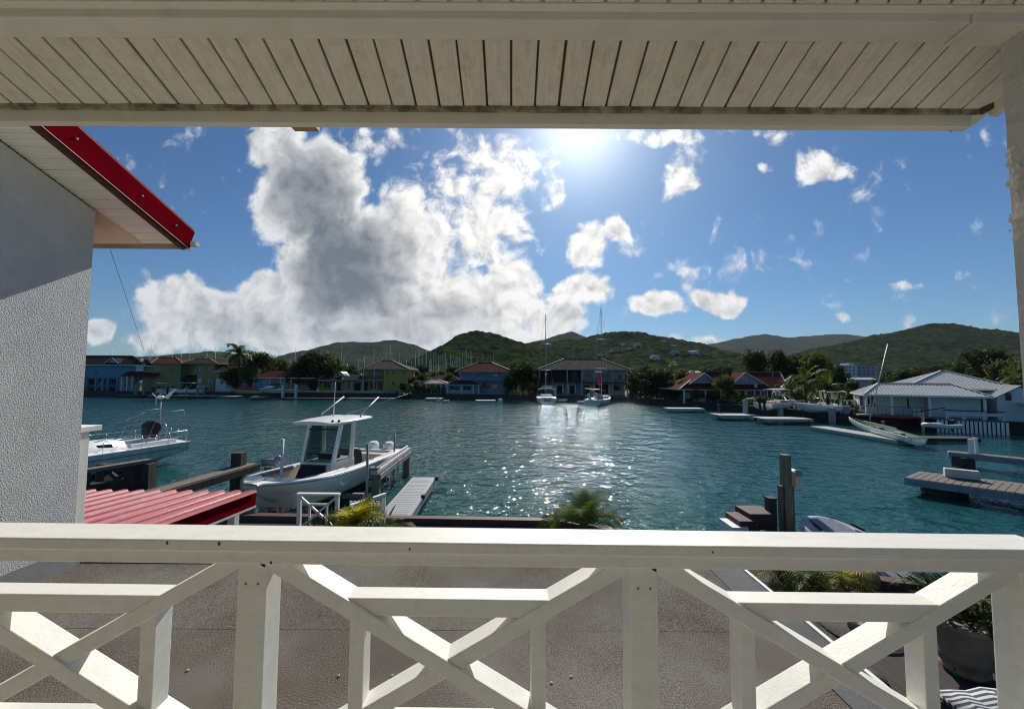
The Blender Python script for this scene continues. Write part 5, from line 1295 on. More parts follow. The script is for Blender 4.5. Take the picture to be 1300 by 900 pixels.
# raised side deck with lattice skirt and blue bench rails
b = MB(); b.box(5.5, LL + .35, -1.9, -.3, FZ - .12, FZ + .02); b.build('side_deck', mat('blue_grey_deck', (.10, .14, .17), .7), wh)
b = MB(); x = 5.6
while x < LL + .3: b.box(x, x + .2, -1.88, -1.84, .0, FZ - .12); x += .30
b.build('lattice_skirt', WHITE, wh)
b = MB()
for x in (6.4, 7.6, 9.0, LL + .2): b.box(x - .1, x + .1, -1.85, -1.65, FZ, FZ + .85)
b.box(6.4, LL + .2, -1.83, -1.75, FZ + .42, FZ + .7); b.build('deck_rail', WHW, wh)
b = MB(); b.box(6.2, LL + .3, -1.86, -1.6, FZ + .86, FZ + .95); b.bar((4.2, -.9, FZ + .5), (6.3, -1.7, FZ + 1.15), .06, .1); b.build('dark_cap_rail', SHUT, wh)
b = MB(); b.box(5.7, LL + .2, -1.7, 5, -1, .9); b.build('dark_base', SEAWALL, wh)
# right gabled wing
b = MB(); b.box(LL + .9, LL + 4.2, .9, 6, .9, 3.6); b.poly([(LL + .9, .9, 3.6), (LL + 2.55, .9, 4.7), (LL + 4.2, .9, 3.6)], (0, 5, 0)); b.build('wing_wall', WHW, wh)
ribbed('wing_roof', [(LL + .6, .7, 3.5), (LL + .6, 6, 3.5), (LL + 2.55, 6, 4.85), (LL + 2.55, .7, 4.85)], wh); ribbed('wing_roof', [(LL + 4.5, 6, 3.5), (LL + 4.5, .7, 3.5), (LL + 2.55, .7, 4.85), (LL + 2.55, 6, 4.85)], wh)
b = MB(); b.box(LL + 1.5, LL + 1.9, .84, .89, 3.3, 4.1); b.build('wing_window', GLASS, wh)
b = MB(); b.box(LL + 2.2, LL + 8, -.6, 6, 2.95, 3.1); b.build('carport_roof', RIB, wh)
for x in (LL + 2.4, LL + 5):
    b = MB(); b.box(x - .1, x + .1, -.4, -.2, .9, 2.95); b.build('carport_post', WHITE, wh)
b = MB(); b.box(LL + 2.6, LL + 7.8, 2.2, 2.4, .9, 2.95); b.build('carport_wall', LBLUE, wh)
def onhouse(x, y, z): return wh.matrix_basis @ Vector((x, y, z)) if False else Matrix.Translation(wh.location) @ Matrix.Rotation(wh.rotation_euler.z, 4, 'Z') @ Vector((x, y, z))
p = onhouse(4.7, .2, FZ)
b = MB(); b.box(-.32, .32, -.28, .28, 0, .9); b.box(-.34, .34, -.3, .3, .9, .96); o = b.build('cool_box', WHW); o.location = p; o.rotation_euler.z = wh.rotation_euler.z; tag(o, 'white upright cool box on the white bungalow veranda', 'cool box')
for k, (x, y, lab) in enumerate(((2.0, -.9, 'red kayak lying on the veranda edge left of the cool box'), (3.4, -.8, 'reddish upturned kayak nearest the white cool box'))):
    b = MB(); r_ = []
    for i in range(11):
        u = i / 10; w_ = .34 * math.sin(math.pi * u) ** .6 + .01; r_.append([(-1.2 + 2.4 * u, w_ * math.cos(t_), .2 + .16 * math.sin(t_) + .12 * (2 * u - 1) ** 2) for t_ in [2 * math.pi * j / 8 for j in range(8)]])
    b.strip(r_, True, True); o = b.build('kayak', mat('red_kayak_plastic', (.38, .04, .04), .45)); o.location = onhouse(x, y, 1.0); o.rotation_euler.z = wh.rotation_euler.z + .1 * k; tag(o, lab, 'kayak', 'kayaks by the white bungalow')

# --- villas on the hillside (placed where they stand on the slope)
from mathutils.bvhtree import BVHTree
vh = bpy.data.objects['villa_hill']
bvh = BVHTree.FromPolygons([v.co for v in vh.data.vertices], [tuple(p.vertices) for p in vh.data.polygons])
VILLAS = [(808, 438.5, 15, 'hm', 'long white villa high on the middle hill'), (800, 443, 9, 's', 'pale villa just below the long white villa'), (832, 456, 15, 'g', 'white villa with steep green-white roof, lowest on the middle hill'), (857, 449, 15, 'm', 'grey-white villa at the right on the middle hill slope'), (880, 449, 16, 'w', 'bright white villa furthest right on the middle hill slope'), (855, 440, 10, 's', 'small pale villa above the grey-white hillside villa'), (790, 438, 8, 's', 'tiny pale villa left of the long white villa'), (762, 451, 8, 's', 'tiny pale house low on the hill above the veranda house roof'), (793, 422.5, 11, 'd', 'dark flat villa on the summit of the middle hill'), (812, 422.8, 7, 'd', 'small dark house right of the summit villa'), (777, 446, 7, 's', 'tiny grey house low on the hill left of the hillside villas'), (842, 434, 9, 's', 'small grey house below the right shoulder of the middle hill')]
for (px, py, wpx, k, lab) in VILLAS:
    hit = bvh.ray_cast(Vector((0, 0, E)), ray(px, py).normalized())[0]
    if hit is None: hit = at(px, py, 930)
    s_ = wpx * .85 / F * hit.y; t = thing('hillside_villa', lab, 'villa', hit, rnd.uniform(-.3, .3))
    m = {'d': TANW, 'm': GREYW}.get(k, WHW); hh = s_ * .20
    b = MB(); b.box(-s_ * .42, s_ * .42, -3, 4, -5, hh); b.box(-s_ * .1, s_ * .36, -5.2, -3.01, -5, hh * .45); b.build('wall', m, t)
    b = MB()
    for i in range(5): x = -s_ * .36 + i * s_ * .16; b.box(x, x + s_ * .09, -3.08, -2.98, hh * .25, hh * .8)
    b.build('window_band', GLASS, t)
    b = MB(); e = s_ * .46; zr = hh + s_ * (.26 if k == 'g' else .09 if k != 'd' else .03)
    b.add([(-e, -3.6, hh), (e, -3.6, hh), (e, 4.6, hh), (-e, 4.6, hh), (-s_ * .15, .5, zr), (s_ * .15, .5, zr)], [(0, 1, 5, 4), (1, 2, 5), (2, 3, 4, 5), (3, 0, 4)]); b.build('roof', mat('matt_white_roof', (.6, .6, .58), .9) if k in 'wg' else TANW if k == 'h' else RFGREY, t)

# ================================================================== TREES
def tree_meshes(seed, nlobes, nleaf, m, tall=1.0):
    r_ = random.Random(seed); lobes = []
    for i in range(nlobes):
        a = r_.uniform(0, 6.28); rr = r_.uniform(.1, 2.6); z = r_.uniform(2.6, 6.6) * tall
        rr *= 1 - .10 * max(0, z / tall - 4.5)
        lobes.append((Vector((rr * math.cos(a), rr * math.sin(a), z)), r_.uniform(1.0, 1.75)))
    b = MB()
    for k in range(nleaf):
        c, rad = lobes[k % nlobes]
        d = Vector((r_.gauss(0, 1), r_.gauss(0, 1), r_.gauss(.15, .8))).normalized()
        p = c + d * rad * (r_.random() ** .35) + Vector((r_.gauss(0, .08),) * 3)
        n_ = (d + Vector((r_.gauss(0, .6), r_.gauss(0, .6), r_.gauss(0, .6)))).normalized()
        s_ = r_.uniform(.16, .32); u = n_.cross(Vector((r_.gauss(0, 1), r_.gauss(0, 1), r_.gauss(0, 1)))).normalized() * s_; v = n_.cross(u) * .6
        b.add([p - u, p - v, p + u, p + v], [(0, 1, 2, 3)])
    tb = MB(); tb.tube([(0, 0, -.5), (.1, .05, 1.6), (.05, 0, 3.4 * tall)], .26, 8, .12)
    for c, rad in lobes[:8]: tb.tube([(.05, 0, 1.6 * tall), (c.x * .5, c.y * .5, (1.6 + c.z * .35)), tuple(c)], .1, 5, .03)
    return b, tb
PROTO = {}
def tree(name, lab, px, top, rpx, Y, v, group=None, zb=GZ):
    key = v; c = at(px, top, Y); H_ = c.z - zb; rad = rpx / F * Y
    if key not in PROTO:
        b, tb = tree_meshes({'a': 1, 'b': 2, 'c': 3, 'd': 4, 'e': 5}[v], 15 if v != 'e' else 11, 3000, LEAF_Y if v in 'be' else LEAF)
        t = thing(name, lab, 'tree', (c.x, Y, zb), rnd.uniform(0, 6.28), group); b.build('crown', LEAF_Y if v in 'be' else LEAF, t); tb.build('trunk', BARK, t); PROTO[key] = t
    else:
        t = copy_tree(PROTO[key]); t.location = (c.x, Y, zb); t.rotation_euler = (0, 0, rnd.uniform(0, 6.28)); t.name = name
        t['label'] = lab
        if group: t['group'] = group
        elif 'group' in t: del t['group']
    t.scale = (rad / 3.4, rad / 3.4, H_ / 7.6)
    return t
TREES = [(333, 446, 27, 104, 'a', 'broad dark tree behind the red tiled roof'), (352, 449, 16, 112, 'b', 'lighter tree at the right behind the red tiled roof'), (296, 466, 14, 99, 'c', 'dark bushy tree at the foot of the coconut palm'), (318, 462, 12, 97.5, 'b', 'yellowish tree just right of the coconut palm'),
 (400, 446, 30, 100, 'd', 'big dark tree left of the yellow villa wing'), (420, 452, 19, 101, 'e', 'yellow-green tree above the yellow villa wing'), (384, 458, 18, 99, 'a', 'dark tree over the right end of the red tiled roof'), (447, 464, 13, 108, 'c', 'round dark tree behind the yellow villa low roof'),
 (530, 483, 8, 94.5, 'e', 'small bush beside the lattice fence'), (570, 474, 10, 103, 'e', 'round green tree between the pavilion and the pale blue house'), (655, 458, 15, 107, 'e', 'yellow-green tree behind the right end of the pale blue house'), (610, 457, 20, 112, 'b', 'light green tree behind the pale blue house roof'),
 (664, 459, 20, 90, 'c', 'tall dark tree between the pale blue house and the veranda house'), (672, 484, 13, 87, 'b', 'olive bush at the water below the tall dark tree'), (650, 480, 8, 89, 'a', 'narrow dark bush at the right corner of the pale blue house'),
 (812, 472, 18, 85, 'a', 'dark tree right of the veranda house'), (833, 468, 26, 82, 'd', 'widest dark tree between the veranda house and the gabled house'), (852, 484, 15, 76, 'c', 'low dark tree over the long concrete landing'), (870, 478, 11, 74, 'b', 'light tree in front of the gabled house left gable'), (808, 464, 14, 100, 'b', 'light tree behind the right end of the veranda house'), (884, 495, 9, 69, 'e', 'leafy bush by the veranda of the gabled house'),
 (922, 476, 15, 66, 'e', 'yellow-green tree between the two gables'), (955, 444, 20, 92, 'a', 'round dark tree behind the right gable'), (988, 445, 18, 90, 'd', 'dark tree behind the right end of the gabled roof'), (1008, 452, 18, 86, 'c', 'dark tree left of the tall bright tree'), (1035, 441, 19, 80, 'b', 'tall bright tree behind the feathery palm clump'), (1052, 468, 17, 74, 'a', 'dark tree right of the feathery palm clump'),
 (1080, 483, 13, 66, 'd', 'dark tree left of the white bungalow roof'), (1118, 481, 11, 90, 'c', 'dark round tree behind the left end of the bungalow roof'), (1140, 470, 22, 100, 'a', 'dark tree right of the apartment block'), (1172, 470, 20, 96, 'd', 'dark tree left of the bungalow roof peak'), (1200, 462, 18, 110, 'c', 'dark tree directly behind the bungalow roof peak'), (1245, 441, 27, 95, 'a', 'tallest dark tree, feathery, right of the bungalow roof peak'), (1278, 452, 22, 86, 'b', 'lighter tree by the pillar behind the bungalow wing'), (1225, 456, 18, 105, 'd', 'dark tree left of the tallest feathery tree'), (1300, 462, 22, 70, 'e', 'pale green tree half hidden by the pillar')]
for (px, top, r_px, Y, v, lab) in TREES: tree('leafy_tree', lab, px, top, r_px, Y, v)
BELT = []
for k in range(64):
    px = 118 + k * 18.4 + rnd.uniform(-7, 7); Y = rnd.uniform(112, 158); top = 466 + rnd.uniform(-4, 6) + .0056 * (px - 650)
    if 1050 < px < 1128: continue
    if px > 1060: top -= 4; Y = rnd.uniform(90, 125)
    tree('belt_tree', 'one of the trees in the leafy belt behind the far houses', px, top, rnd.uniform(11, 19) , Y, rnd.choice('aabccdde'), 'trees of the belt behind the far houses')
c = at(306, 449, 97)
palm('coconut_palm', 'tall dark coconut palm in front of the tan house', 'palm', (c.x, 97, GZ), c.z - GZ, 4.2, 30, 31, PALMLEAF, 1.15, .17, .2, .2, 1.6, (-.6, 1.4), bend=-.6)
for k, (px, py, Y, L_, lab) in enumerate(((1022, 478, 58, 4.0, 'big feathery dark palm clump behind the lifted boats'), (1050, 482, 57, 3.6, 'feathery palm clump right of the biggest one'), (1004, 490, 57.5, 2.6, 'small palm clump left of the biggest feathery one'))):
    c = at(px, py, Y); palm('palm_clump', lab, 'palm', (c.x, Y, GZ), max(.6, c.z - GZ - 1.2), L_, 22, 40 + k, PALMLEAF, 1.0, .13, .22, .2, 1.3, (-.2, 1.4))
for k, (px, py, Y, lab) in enumerate(((855, 462, 120, 'distant palm above the pink roof'), (1288, 478, 60, 'palm beside the bungalow wing at the pillar'), (526, 489, 95, 'low palm bush beside the open pavilion'))):
    c = at(px, py, Y); palm('palm_tree', lab, 'palm', (c.x, Y, GZ), max(.5, c.z - GZ - .4), 2.3, 14, 60 + k, PALMLEAF, .7, .08, .12, .2, 1.3, (-.2, 1.3))
for i, (px, py, wpx, k, lab) in enumerate(VILLAS):
    hit = bvh.ray_cast(Vector((0, 0, E)), ray(px, py + 1.5).normalized())[0]
    if hit is None: continue
    for j in (-.55, .0, .5):
        t = copy_tree(PROTO['acd'[(i + int(j * 3)) % 3]]); t.name = 'hillside_tree'; t.location = hit + Vector((j * wpx / F * hit.y, -9, -5.0)); s_ = rnd.uniform(.9, 1.3); t.scale = (s_ * 1.2, s_, s_ * .8); t.rotation_euler.z = rnd.uniform(0, 6)
        t['label'] = 'one of the small dark trees around the hillside villas'; t['group'] = 'trees around the hillside villas'
EXTRA = [(800, 468, 12, 97, 'a'), (822, 464, 16, 95, 'c'), (845, 468, 15, 92, 'd'), (866, 472, 12, 90, 'a'), (903, 464, 14, 96, 'c'), (1022, 449, 15, 89, 'a'), (1064, 464, 13, 80, 'c'), (1043, 457, 14, 85, 'd'), (275, 466, 9, 108, 'c'), (392, 452, 17, 105, 'a'), (428, 462, 13, 104, 'd'), (452, 469, 9, 105, 'a'), (536, 475, 9, 105, 'c'), (688, 470, 9, 96, 'a'), (1150, 482, 12, 75, 'c'), (1290, 482, 14, 58, 'a'), (646, 474, 9, 91, 'a'), (680, 476, 10, 88.5, 'c'), (676, 466, 11, 92, 'd'), (820, 482, 15, 81, 'c'), (843, 480, 15, 79, 'a'), (806, 486, 10, 84, 'c'), (828, 492, 11, 79.5, 'a'), (862, 492, 11, 74, 'c'), (845, 496, 10, 76, 'd'), (878, 500, 8, 70, 'c'), (905, 500, 8, 66, 'c'), (524, 478, 10, 101, 'c'), (512, 486, 7, 96.5, 'a'), (575, 480, 8, 99, 'd'), (536, 488, 6, 95, 'b'), (1088, 500, 8, 52, 'c'), (1076, 494, 9, 58, 'a'), (1012, 494, 9, 60, 'd'), (300, 480, 9, 98, 'd'), (322, 476, 8, 99, 'a'), (396, 476, 14, 98.5, 'c')]
for (px, top, rp, Y, v) in EXTRA:
    tree('shore_bush', 'one of the dense dark bushes filling the gaps between the bank houses', px, top, rp, Y, v, 'bushes between the bank houses')
r_ = random.Random(77); sb = MB()
for k in range(6500):
    px = r_.choice([r_.uniform(640, 690), r_.uniform(798, 900), r_.uniform(890, 1000), r_.uniform(515, 570), r_.uniform(1060, 1100)]); i = 0
    Ys = 0
    for (a, ya), (b2, yb) in zip(shore_px[:-1], shore_px[1:]):
        if a <= px <= b2: Ys = ya + (yb - ya) * (px - a) / (b2 - a)
    Y = Ys + r_.uniform(.6, 9.0); x = at(px, 480, Y).x; z = GZ + r_.uniform(-.2, 2.0) * (.5 + .8 * abs(noise.noise(Vector((x * .4, Y * .3, 1)))))
    p = Vector((x, Y, z)); n_ = Vector((r_.gauss(0, 1), r_.gauss(0, 1), r_.gauss(0, 1))).normalized(); u = n_.cross(Vector((0, .3, 1))).normalized() * r_.uniform(.15, .3); v = n_.cross(u) * .7
    sb.add([p - u, p - v, p + u, p + v], [(0, 1, 2, 3)])
tag(sb.build('bank_shrubs', LEAF), 'tangled low shrubs along the far water edge between the houses', 'shrubs', kind='stuff')

# ================================================================== BOATS ON THE FAR BANK
def motorboat(name, label, px, Y, rz, L, B, hm=None, top=None, topm=None, z0=0.0, engines=1, screen=True, group=None, cover=None, cat='motorboat', stripe=None, py=None):
    c = at(px, 480, Y); t = thing(name, label, cat, (c.x, Y, z0), R(rz), group)
    rows = hull_rows(L, B, .75, 1.05, -.25, pw=2.4, mid=.45, rake=.6, n=16)
    for r in rows:
        for p in r: p.x -= L / 2
    build_hull('hull', rows, hm or GEL, t); gunwale(rows, .25, t, hm or GEL, fore=.6)
    cockpit(rows, .24, .25, t, CREAM, .6)
    if stripe is not None:
        b = MB(); b.strip([[r[2] + Vector((0, .02, .06)), r[2] + Vector((0, .02, -.10))] for r in rows[:-1]]); b.strip([[r[-3] + Vector((0, -.02, .06)), r[-3] + Vector((0, -.02, -.10))] for r in rows[:-1]]); b.build('hull_stripe', stripe, t)
    if screen:
        b = MB(); b.add([(L * .14, -B * .36, 1.0), (L * .22, 0, 1.02), (L * .14, B * .36, 1.0), (L * .04, B * .33, 1.62), (L * .10, 0, 1.66), (L * .04, -B * .33, 1.62)], [(0, 1, 4, 5), (1, 2, 3, 4)])
        b.build('windscreen', TINT, t, solid=.02)
        b = MB(); b.tube([(L * .14, -B * .36, 1.0), (L * .04, -B * .33, 1.62), (L * .10, 0, 1.66), (L * .04, B * .33, 1.62), (L * .14, B * .36, 1.0)], .03, 5); b.build('screen_frame', STEEL, t)
        b = MB(); b.box(-L * .05, L * .04, -.5, .5, .3, 1.1); b.build('console', GEL, t, bevel=.05)
    b = MB(); b.box(-L * .3, -L * .22, -.6, .6, .3, .95); b.build('seat', CREAM, t, bevel=.05)
    if top:
        b = MB(); h = top
        b.strip([[(x, -B * .38, h + dz_ - .08), (x, -B * .2, h + dz_), (x, B * .2, h + dz_), (x, B * .38, h + dz_ - .08)] for x, dz_ in ((-L * .25, -.03), (-L * .12, .03), (L * .02, .05), (L * .12, -.02))], True); b.build('canopy', topm or GEL, t, solid=.05)
        b = MB()
        for sy in (1, -1):
            for (xa, xb) in ((-L * .22, -L * .16), (L * .10, L * .04)): b.tube([(xa, B * .37 * sy, h - .08), (xb, B * .42 * sy, .9)], .025, 6)
        b.build('canopy_frame', STEEL, t)
    if cover:
        b = MB(); b.strip([[(x, -B * w_, .95), (x, -B * w_ * .8, .95 + h), (x, 0, 1.0 + h * 1.2), (x, B * w_ * .8, .95 + h), (x, B * w_, .95)] for x, w_, h in ((-L * .42, .46, .1), (-L * .25, .5, .5), (0, .5, .62), (L * .18, .45, .5), (L * .3, .35, .06))], True); b.build('cover', cover, t)
    for k in range(engines):
        y = (k - (engines - 1) / 2) * .6; b = MB(); b.poly([(-L / 2 - .05, y - .2, .75), (-L / 2 - .6, y - .2, .8), (-L / 2 - .62, y - .2, 1.25), (-L / 2 - .4, y - .2, 1.5), (-L / 2 - .1, y - .2, 1.35)], (0, .4, 0)); b.bar((-L / 2 - .3, y, .8), (-L / 2 - .25, y, -.25), .15, .28); b.build('outboard_motor', BLACK, t, bevel=.05)
    return t
def pilings(label, pxs, tops, Y, m=None, w=.35, cat='piling', group=None):
    for i, (p, tp) in enumerate(zip(pxs, tops)):
        c = at(p, tp, Y); b = MB(); b.box(-w / 2, w / 2, -w / 2, w / 2, -2, c.z); b.box(-w / 2 - .04, w / 2 + .04, -w / 2 - .04, w / 2 + .04, c.z, c.z + .06); o = b.build('lift_piling', m or WPOST); o.location = (c.x, Y, 0); tag(o, label[i] if isinstance(label, list) else label, cat, group)
def fdock(label, p0, p1, py, depth=3., z=.6, m=None, Y=None):
    a, c = on(p0, py, z), on(p1, py, z); Y = Y or a.y
    t = thing('dock', label, 'dock', ((a.x + c.x) / 2, a.y, 0))
    x0, x1 = at(p0, 480, Y).x, at(p1, 480, Y).x
    b = MB(); b.box(x0, x1, Y, Y + depth, z - .1, z); b.build('deck', m or TIMBER, t, True)
    b = MB(); b.box(x0 - .02, x1 + .02, Y - .05, Y, z - .32, z - .02); b.build('edge_beam', m or TIMBER, t, True)
    for x in (x0 + .3, x1 - .3):
        b = MB(); b.box(x - .12, x + .12, Y + .1, Y + .34, -2, z - .1); b.build('leg', DARKWOOD, t, True)
NAVY = mat('navy_hull_stripe', (.03, .05, .12), .4)
motorboat('motorboat', 'white motorboat with pale hardtop below the yellow house left wall', 205, 93.5, 150, 7.0, 2.5, top=2.4, z0=.9, engines=1)
motorboat('motorboat', 'white motorboat with stern raised between the hardtop boat and the blue-canopy boat', 218, 94.5, 60, 6.0, 2.3, z0=.9, engines=2)
motorboat('motorboat', 'white motorboat with wide blue-white canopy below the dark porch', 237, 93.5, 190, 8.0, 2.7, top=2.5, topm=mat('pale_blue_canopy', (.42, .55, .66), .6), z0=.9)
motorboat('speedboat', 'yellow-hulled speedboat under a red cover', 315, 95, 175, 9.5, 2.6, mat('pale_yellow_gelcoat', (.55, .50, .22), .3), cover=mat('red_boat_cover', (.42, .045, .055), .7), z0=.8, screen=False, cat='speedboat')
t = motorboat('cruiser', 'white cabin cruiser with navy stripe and raked windscreen raised on white pilings', 355, 94.5, 186, 10.0, 3.0, z0=1.05, stripe=NAVY, screen=True, engines=0, cat='cruiser')
b = MB(); b.tube([(-1.5, 1.1, 1.2), (-.6, .9, 2.6), (-.6, -.9, 2.6), (-1.5, -1.1, 1.2)], .06, 6); b.build('radar_arch', GEL, t)
b = MB(); b.poly([(1.0, -1.0, 1.1), (3.4, -.7, 1.15), (2.4, -.85, 1.7), (.9, -1.0, 1.95)], (0, 1.8, 0)); b.build('cabin', GEL, t, bevel=.1)
b = MB(); b.poly([(.2, -1.02, 1.9), (2.3, -.88, 1.75), (1.0, -.9, 2.25), (.1, -.95, 2.3)], (0, 1.9, 0)); b.build('cabin_glass', GLASS, t)
b = MB(); b.tube([(-.6, .5, 2.6), (-.5, .5, 4.6)], .07, 6, .03); b.build('mast_pole', WPOST, t)
pilings(['white piling under the white cruiser, right-hand one', 'white piling under the white cruiser, left-hand one'], (376, 359.5), (488, 489), 92.8, None, .5)
pilings(['slim pale piling left of the yellow-house boats', 'second slim pale piling, nearer the hardtop boat', 'pale piling between the white motorboats', 'pale piling in front of the blue-canopy boat', 'pale piling at the right of the blue-canopy boat'], (173, 183, 206, 237.5, 251), (489, 490, 491, 491, 490), 92.5, TIMBER, .35)
fdock('timber dock below the blue house porch', 150, 190, 501.5, 3, .55, DARKWOOD); fdock('dock edge below the yellow house boats', 190, 275, 501.5, 2.5, .6, TIMBER); fdock('low dock left of the yellow speedboat', 276, 300, 503, 2.5, .5, TIMBER); fdock('low dock in front of the white cruiser', 318, 338, 503.5, 2, .5, TIMBER); fdock('long dark dock edge below the garden wall', 358, 440, 505, 1.5, .5, SEAWALL); fdock('pale dock plank right of the garden wall', 442, 500, 505, 1.2, .55, TIMBER)
fdock('pale dock below the pavilion', 540, 562, 505.5, 2.5, .55, GREYW); fdock('short white floating plank below the pale blue house', 604, 629, 508, 1.4, .4, WHW); fdock('tiny plank left of the pale blue house', 562, 570, 508.5, 1.5, .4, TIMBER)
motorboat('motorboat', 'dark hulled small boat moored by the lattice fence', 521, 93, 20, 5.5, 2.2, mat('dark_hull', (.03, .03, .035), .4), z0=.3, engines=1)
for (px, py, lab) in ((556.5, 507.5, 'small white mooring float below the pavilion'), (635, 509, 'small white mooring drum right of the floating plank')):
    c = on(px, py + 3, 0); b = MB(); b.lathe((0, 0, 0), [(0, -.2), (.38, -.2), (.45, 0), (.45, .75), (.36, .9), (0, .92)], 14); o = b.build('mooring_float', WHW); o.location = c; tag(o, lab, 'mooring float')

def sailboat(name, label, px, Y, rz, L, B, mast, mpx=None, group=None, bim=True, boomz=2.6, cat='sailboat', simple=False, fore=.08):
    c = at(px, 480, Y); t = thing(name, label, cat, (c.x, Y, 0), R(rz), group)
    rows = hull_rows(L, B, 1.1, 1.35, -.3, pw=2.1, mid=.42, rake=.7, flare=.92, chine=.4, n=16 if not simple else 8, taper=.82)
    for r in rows:
        for p in r: p.x -= L / 2
    build_hull('hull', rows, GELDIRTY, t)
    b = MB(); b.strip([[r[0], Vector((r[0].x, 0, r[0].z + .08)), r[-1]] for r in rows]); b.build('deck', GELDIRTY, t)
    b = MB(); b.tube([(L * fore, 0, 1.2), (L * fore, 0, mast)], .09 if not simple else .13, 7, .06)
    b.build('mast', GALV if not simple else WPOST, t)
    if simple:
        b = MB(); b.bar((L * fore, 0, 2.6), (-L * .3, 0, 2.5), .22, .3); b.build('boom', GREYVINYL, t); return t
    b = MB(); b.box(-L * .1, L * .28, -B * .28, B * .28, 1.15, 1.62); b.build('coachroof', GEL, t, bevel=.12)
    b = MB(); b.tube([(L * fore, 0, boomz), (-L * .36, 0, boomz - .1)], .09, 7); b.build('boom', WPOST, t)
    b = MB()
    for zf_ in (.36, .66): b.tube([(L * fore, -1.15, mast * zf_), (L * fore, 1.15, mast * zf_)], .045, 6)
    b.build('spreader', WPOST, t)
    b = MB()
    for sy in (1, -1): b.tube([(L * fore, sy * B * .46, 1.2), (L * fore, sy * 1.15, mast * .36), (L * fore, sy * 1.1, mast * .66), (L * fore, 0, mast - .2)], .016, 4)
    b.tube([(L * .49, 0, 1.4), (L * fore, 0, mast - .3)], .016, 4); b.tube([(-L * .49, 0, 1.3), (L * fore, 0, mast)], .016, 4); b.build('rigging', STEEL, t)
    b = MB(); b.box(-L * .42, -L * .14, -B * .25, B * .25, 1.14, 1.2); b.build('cockpit_well', GREYVINYL, t)
    b = MB()
    for sy in (1, -1):
        b.tube([(-L * .2, sy * B * .42, 1.2), (-L * .2, sy * B * .42, 1.85), (-L * .49, sy * B * .36, 1.85), (-L * .49, sy * B * .36, 1.15)], .02, 5)
    b.build('pushpit', STEEL, t)
    if bim:
        b = MB(); b.strip([[(x, -B * .42, 2.75 + d_), (x, -B * .2, 2.98 + d_), (x, B * .2, 2.98 + d_), (x, B * .42, 2.75 + d_)] for x, d_ in ((-L * .44, 0), (-L * .3, .05), (-L * .12, -.02))], True); b.build('bimini', mat('pale_canvas', (.62, .60, .55), .8), t, solid=.04)
        b = MB()
        for sy in (1, -1):
            for x in (-L * .42, -L * .15): b.tube([(x, sy * B * .41, 2.76), (-L * .28, sy * B * .43, 1.2)], .02, 5)
        b.build('bimini_frame', STEEL, t)
    return t
mz = at(695, 400, 84).z
t = sailboat('sailboat', 'white sailboat seen stern-on with pale canopy before the veranda house', 693, 82, 88, 11.0, 4.2, mz, boomz=at(694, 475, 84).z)
b = MB(); b.tube([(-5.4, -1.2, 1.3), (-5.4, -1.2, 3.4), (-5.4, 1.2, 3.4), (-5.4, 1.2, 1.3)], .04, 6); b.box(-5.7, -5.2, -1.0, 1.0, 3.42, 3.47); b.build('stern_arch', STEEL, t)
b = MB(); b.box(-5.6, -5.45, -.7, .7, .5, 1.0); b.build('boarding_step', GREYVINYL, t)
mz = at(764, 390, 79).z
t = sailboat('sailboat', 'cluttered white sailboat with red rolled cover on its tall mast, right of the canopy sailboat', 762, 77.5, 62, 11.5, 3.9, mz, boomz=at(764, 472, 79).z, bim=False)
b = MB(); 
rc = []
for i in range(9):
    u = i / 8; rr = .62 * math.sin(math.pi * (.12 + .82 * u)) ** .7; rc.append([(1.9 + rr * .5 * math.cos(a), .75 + rr * .8 * math.sin(a), 3.6 + 2.5 * u) for a in [2 * math.pi * j / 10 for j in range(10)]])
b.strip(rc, True, True); b.build('red_cover', mat('red_canvas_cover', (.62, .03, .06), .7), t)
r_ = random.Random(5); b = MB()
for k in range(16):
    x, y = r_.uniform(-5, 2), r_.uniform(-1.5, 1.5); s_ = r_.uniform(.12, .4); b.box(x - s_, x + s_, y - s_ * .7, y + s_ * .7, 1.2, 1.2 + r_.uniform(.3, 1.0))
b.build('deck_gear', GREYW, t, bevel=.05)
b = MB(); b.strip([[(x, -1.3, 2.7 + d_), (x, 0, 2.95 + d_), (x, 1.3, 2.7 + d_)] for x, d_ in ((-2.6, 0), (-1.6, .1), (-.7, .0))]); b.build('sprayhood', GREYVINYL, t, solid=.05)
b = MB(); b.tube([(-5.5, -1.4, 1.2), (-5.5, -1.4, 3.8)], .04, 6); b.tube([(-5.5, 1.4, 1.2), (-5.5, 1.4, 3.5)], .04, 6); b.bar((-5.5, -1.5, 3.1), (-5.5, 1.5, 3.2), .5, .05); b.build('stern_arch', GALV, t)
def dinghy(label, px, Y, rz, L, B, m, z0=0., py=None):
    c = at(px, 480, Y); t = thing('dinghy', label, 'dinghy', (c.x, Y, z0), R(rz)); b = MB()
    pts = [(-L / 2, B / 2, .3)] + [(L * .15 + L * .35 * math.sin(a), B / 2 * math.cos(a), .3 + .14 * math.sin(a)) for a in [math.pi * k / 10 for k in range(11)]] + [(-L / 2, -B / 2, .3)]
    b.tube(pts, .2, 9); b.build('tube', m, t)
    b = MB(); b.box(-L / 2 + .1, L * .3, -B / 2 + .1, B / 2 - .1, .12, .2); b.build('floor', GREYVINYL, t)
    b = MB(); b.box(-.1, .15, -B / 2 + .1, B / 2 - .1, .38, .44); b.build('seat', CREAM, t)
    b = MB(); b.poly([(-L / 2 - .1, -.16, .4), (-L / 2 - .45, -.16, .5), (-L / 2 - .45, -.16, .85), (-L / 2 - .1, -.16, .8)], (0, .32, 0)); b.bar((-L / 2 - .25, 0, .45), (-L / 2 - .22, 0, -.3), .1, .16); b.build('outboard_motor', BLACK, t)
    return t
